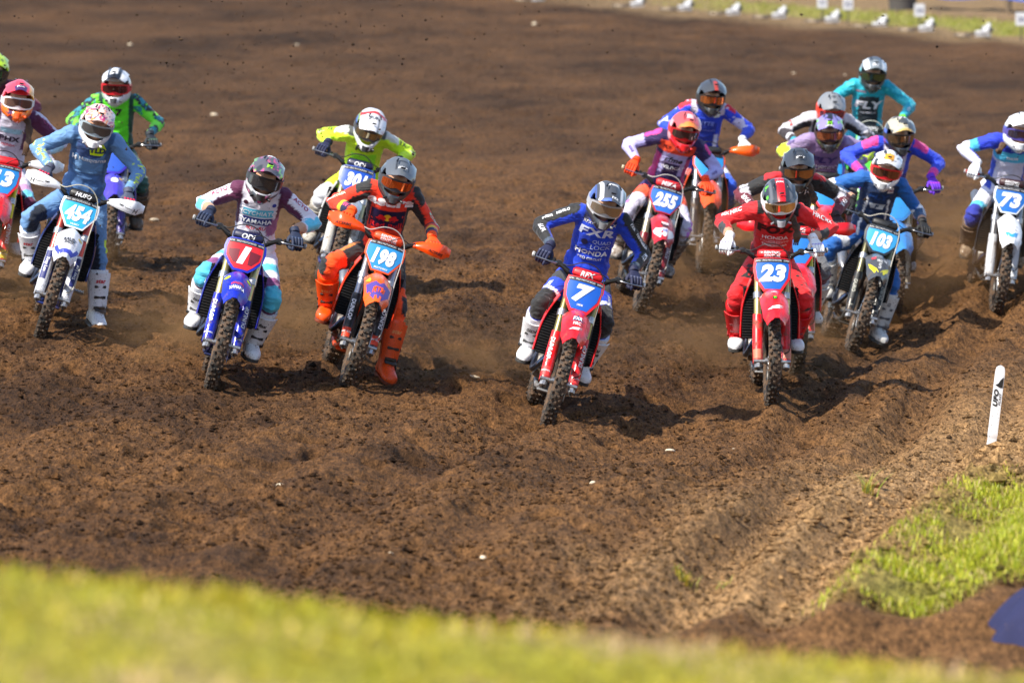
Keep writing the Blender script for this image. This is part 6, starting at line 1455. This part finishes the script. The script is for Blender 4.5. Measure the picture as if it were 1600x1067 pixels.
# starting gates along the far side
GATES = [(845, 'leftmost starting gate, alone above the royal blue rider'), (1000, 'starting gate second from the left at the top edge'), (1075, 'starting gate above the red helmeted rider'), (1150, 'starting gate fourth from the left'), (1222, 'starting gate just left of the two number boards'),
         (1305, 'starting gate between the two white number boards'), (1379, 'starting gate just right of the two number boards'), (1452, 'starting gate with pinkish boards right of the teal rider'), (1541, 'rightmost starting gate at the upper right corner')]
def gate_point(px):
    d = 131 - (px - 900) / 700 * 23; x = (px - 800) / FPX * d
    return Vector((x, d, gz(x, d)))
M_GW = mat('gate_white', S(200, 200, 204), .5, dirt=.5); M_GD = mat('gate_dark', S(60, 62, 66), .6, .3, dirt=.4); M_GP2 = mat('gate_block', S(176, 160, 138), .6, dirt=.5); M_GP = mat('gate_pipe', S(104, 92, 80), .6, .2, dirt=.6)
for px, lb in GATES:
    p = gate_point(px); q = gate_point(px + 40); an = math.atan2(q.y - p.y, q.x - p.x)
    g = empty('starting_gate', Matrix.Translation(p) @ Matrix.Rotation(an, 4, 'Z') @ Matrix.Scale(.8, 4))
    obj('bracket', raw_mesh('bracket', *join(rbox((0, .0, .16), (.34, .12, .22), .03), rbox((-.1, -.1, .08), (.08, .3, .16), .02), rbox((.12, -.1, .08), (.08, .3, .16), .02), rbox((0, .05, .30), (.2, .06, .08), .02)), 40), M_GW, g)
    for s in (1, -1): obj('arm', raw_mesh('arm', *rbox((s * .29, 0, .19), (.22, .05, .11), .02), 40), M_GD, g)
    obj('rail', raw_mesh('rail', *join(tube([(-.52, -.62, .04), (.49, -.62, .04)], .035, 8), tube([(-.3, -.62, .05), (-.3, 0, .12)], .02, 6), tube([(.3, -.62, .05), (.3, 0, .12)], .02, 6))), M_GP, g)
    for k in (-.12, .12): obj('foot_block', raw_mesh('foot_block', *rbox((k, -.66, .05), (.08, .07, .09), .02), 40), M_GP2, g)
    tag(g, lb, 'starting gate', 'starting gates in a row')
for px, lb, tx in ((1285, 'left one of two white number boards at the starting gates', '21'), (1325, 'right one of two white number boards at the starting gates', '22'), (1437, 'white number board left of the pinkish one by the starting gates', '24'), (1596, 'white number board cut by the right edge at the starting gates', '26')):
    p = gate_point(px) + Vector((0, .2, 0)); p.z = gz(p.x, p.y)
    g = empty('number_board', Matrix.Translation(p))
    V = rbox((0, 0, .40), (.21, .02, .25), .006)
    obj('board', raw_mesh('board', *V, 30), M_GW, g); obj('stake', raw_mesh('stake', *tube([(0, .025, -.05), (0, .025, .45)], .014, 6), 40), M_GD, g)
    decal('board_number', text_tris(tx, .03), bvh_of(*V), (0, -.02, .40), (1, 0, 0), (0, 0, 1), .10, .10, ink(S(70, 74, 110)), g, .003, (0, -1, 0))
    tag(g, lb, 'number board', 'number boards')
# blue banner behind
a = Vector((8.6, 127.5, 0)); b_ = Vector((17.5, 117.0, 0)); a.z, b_.z = gz(a.x, a.y), gz(b_.x, b_.y)
bn = empty('banner', Matrix.Translation(a)); dv = b_ - a; ln = dv.length; ux = dv.normalized(); nb_ = Vector((-ux.y, ux.x, 0)).normalized() * -1
G = [[ux * (ln * k / 40) + Vector((0, 0, z + .03 * math.sin(k * .9))) + nb_ * (.03 * math.sin(k * 1.7 + z)) for k in range(41)] for z in np.linspace(.28, 1.35, 6)]
VB = sheet(G, .008); obj('cloth', raw_mesh('cloth', *VB, 50), mat('banner_blue', S(44, 88, 186), .6, vary=.06), bn)
bvb = bvh_of(*VB)
for k in range(6):
    decal('banner_mark', poly_tris([(-.3, -.5), (.0, -.35), (.3, -.5), (.45, .1), (.2, .5), (-.2, .5), (-.45, .1)], .3), bvb, ux * (ln * (.12 + .17 * k)) + Vector((0, 0, .62)), ux, (0, 0, 1), .5, .75, ink(S(228, 226, 40)), bn, .01, nb_)
for k in range(5): 
    c = ux * (ln * k / 4) - nb_ * .08
    obj('post', raw_mesh('post', *tube([c + Vector((0, 0, -.2)), c + Vector((0, 0, 1.45))], .07, 8)), mat('banner_post', S(104, 88, 70), .8, vary=.1), bn)
tag(bn, 'long blue banner with yellow marks on posts at the upper right corner', 'banner')
p = Vector((8.6, 125.5, 0)); p.z = gz(p.x, p.y)
br_ = empty('barrel', Matrix.Translation(p))
obj('drum', raw_mesh('drum', *loft([ring((0, 0, z), (1, 0, 0), (0, 1, 0), r, r, 20) for z, r in ((-.02, .27), (0, .29), (.25, .31), (.27, .33), (.30, .31), (.58, .33), (.60, .35), (.63, .33), (.88, .33), (.9, .31))]), 40), mat('barrel_dark', S(72, 68, 66), .7, dirt=.3), br_)
obj('lid', raw_mesh('lid', *loft([ring((0, 0, z), (1, 0, 0), (0, 1, 0), r, r, 20) for z, r in ((.895, .33), (.93, .33), (.94, .30))]), 40), M_GD, br_)
tag(br_, 'dark grey barrel standing behind the starting gates', 'barrel')

# soil thrown up by the wheels
PX, PY, PZ, PS = [], [], [], []
for bid, M in CONTACTS:
    rc = M @ Vector((0, WB + .15, .12)); n = 420
    t = rng.random(n) ** 1.6 * .75; vb = rng.uniform(2, 9, n); vu = rng.uniform(.5, 5.0, n); vx = rng.normal(0, .9, n)
    PX.append(rc.x + rng.normal(0, .06, n) + vx * t); PY.append(rc.y + vb * t); PZ.append(rc.z + vu * t - 4.9 * t * t); PS.append(.003 + .010 * rng.random(n) ** 3)
    # fine spray close to the wheels
    n = 1100; t = rng.random(n) ** 1.5 * .38; vb = rng.uniform(0, 5, n); vu = rng.uniform(-.2, 2.6, n); vx = rng.normal(0, .9, n)
    PX.append(rc.x + rng.normal(0, .05, n) + vx * t); PY.append(rc.y - .3 + vb * t); PZ.append(rc.z + vu * t - 4.9 * t * t); PS.append(.0015 + .003 * rng.random(n) ** 2)
n = 3600  # crumbs hanging over the far part of the track, thickest behind the left group
PX.append(np.where(rng.random(n) < .6, rng.normal(-2.4, 1.3, n), rng.uniform(-5.5, 5, n))); PY.append(rng.uniform(43, 56, n)); PZ.append(.2 + 3.0 * rng.random(n) ** 1.2); PS.append(.0028 + .010 * rng.random(n) ** 3.2)
PX, PY, PZ, PS = map(np.concatenate, (PX, PY, PZ, PS))
k = PZ > ground_base(PX, PY) + .01
P, F = clods(int(k.sum()), PX[k], PY[k], PS[k], 1.0, 0, .3, PZ[k])
rme = big_mesh('flying_soil', P, F, False); set_col(rme, np.repeat(np.array([[.070, .042, .025]]) * rng.uniform(.6, 1.5, (int(k.sum()), 1)), len(ICO_V), 0))
tag(obj('flying_soil', rme, gm), 'crumbs of brown soil flying up behind the wheels', kind='stuff')
# low puffs of fine dust behind the wheels
dm = bpy.data.materials.new('fine_dust'); dm.use_nodes = True
N = dm.node_tree.nodes; L = dm.node_tree.links; N.remove(N['Principled BSDF'])
vo = N.new('ShaderNodeVolumePrincipled'); vo.inputs['Color'].default_value = (.58, .32, .14, 1); vo.inputs['Anisotropy'].default_value = .2
L.new(vo.outputs[0], N['Material Output'].inputs['Volume'])
tc = N.new('ShaderNodeTexCoord'); vl = N.new('ShaderNodeVectorMath'); vl.operation = 'LENGTH'; L.new(tc.outputs['Object'], vl.inputs[0])
fa = N.new('ShaderNodeMapRange'); fa.interpolation_type = 'SMOOTHSTEP'; fa.inputs[1].default_value = .92; fa.inputs[2].default_value = .0; fa.inputs[3].default_value = 0; fa.inputs[4].default_value = 2.1; L.new(vl.outputs['Value'], fa.inputs[0])
dn_ = N.new('ShaderNodeTexNoise'); dn_.inputs['Scale'].default_value = 3.2; dn_.inputs['Detail'].default_value = 3; L.new(tc.outputs['Object'], dn_.inputs['Vector'])
fb = N.new('ShaderNodeMapRange'); fb.inputs[1].default_value = .40; fb.inputs[2].default_value = .68; L.new(dn_.outputs['Fac'], fb.inputs[0])
ml = N.new('ShaderNodeMath'); ml.operation = 'MULTIPLY'; L.new(fa.outputs[0], ml.inputs[0]); L.new(fb.outputs[0], ml.inputs[1]); L.new(ml.outputs[0], vo.inputs['Density'])
for bid, dx, dy, sx, sy, sz in (('7', -.45, 1.9, .55, 1.6, .38), ('23', .28, 1.9, .38, .9, .45), ('23', -.40, 2.2, .4, 1.5, .5), ('103', .62, 2.3, .55, 1.8, .75), ('255', .45, 2.0, .55, 1.8, .7), ('198', -.35, 2.2, .5, 1.6, .5), ('1', -.2, 2.2, .6, 1.7, .4), ('454', -.1, 2.3, .7, 1.8, .5), ('73', .2, 2.2, .7, 1.9, .55), ('301', -.2, 2.2, .6, 1.8, .5)):
    M = dict(CONTACTS)[bid]; c = M.translation
    bm = bmesh.new(); bmesh.ops.create_icosphere(bm, subdivisions=4, radius=1)
    V = np.array([v.co[:] for v in bm.verts]); F = [[v.index for v in f.verts] for f in bm.faces]; bm.free()
    o = obj('dust_puff', raw_mesh('dust_puff', V, F, 180), dm); o.scale = (sx * 1.15, sy * 1.1, sz * 1.15); o.rotation_euler = (0, 0, dx * 2); o.location = (c.x + dx, c.y + dy, gz(c.x + dx, c.y + dy) + sz * .55)
    tag(o, 'thin puff of brown dust hanging behind a bike', kind='stuff')
print('done', round(time.time() - T0, 1))
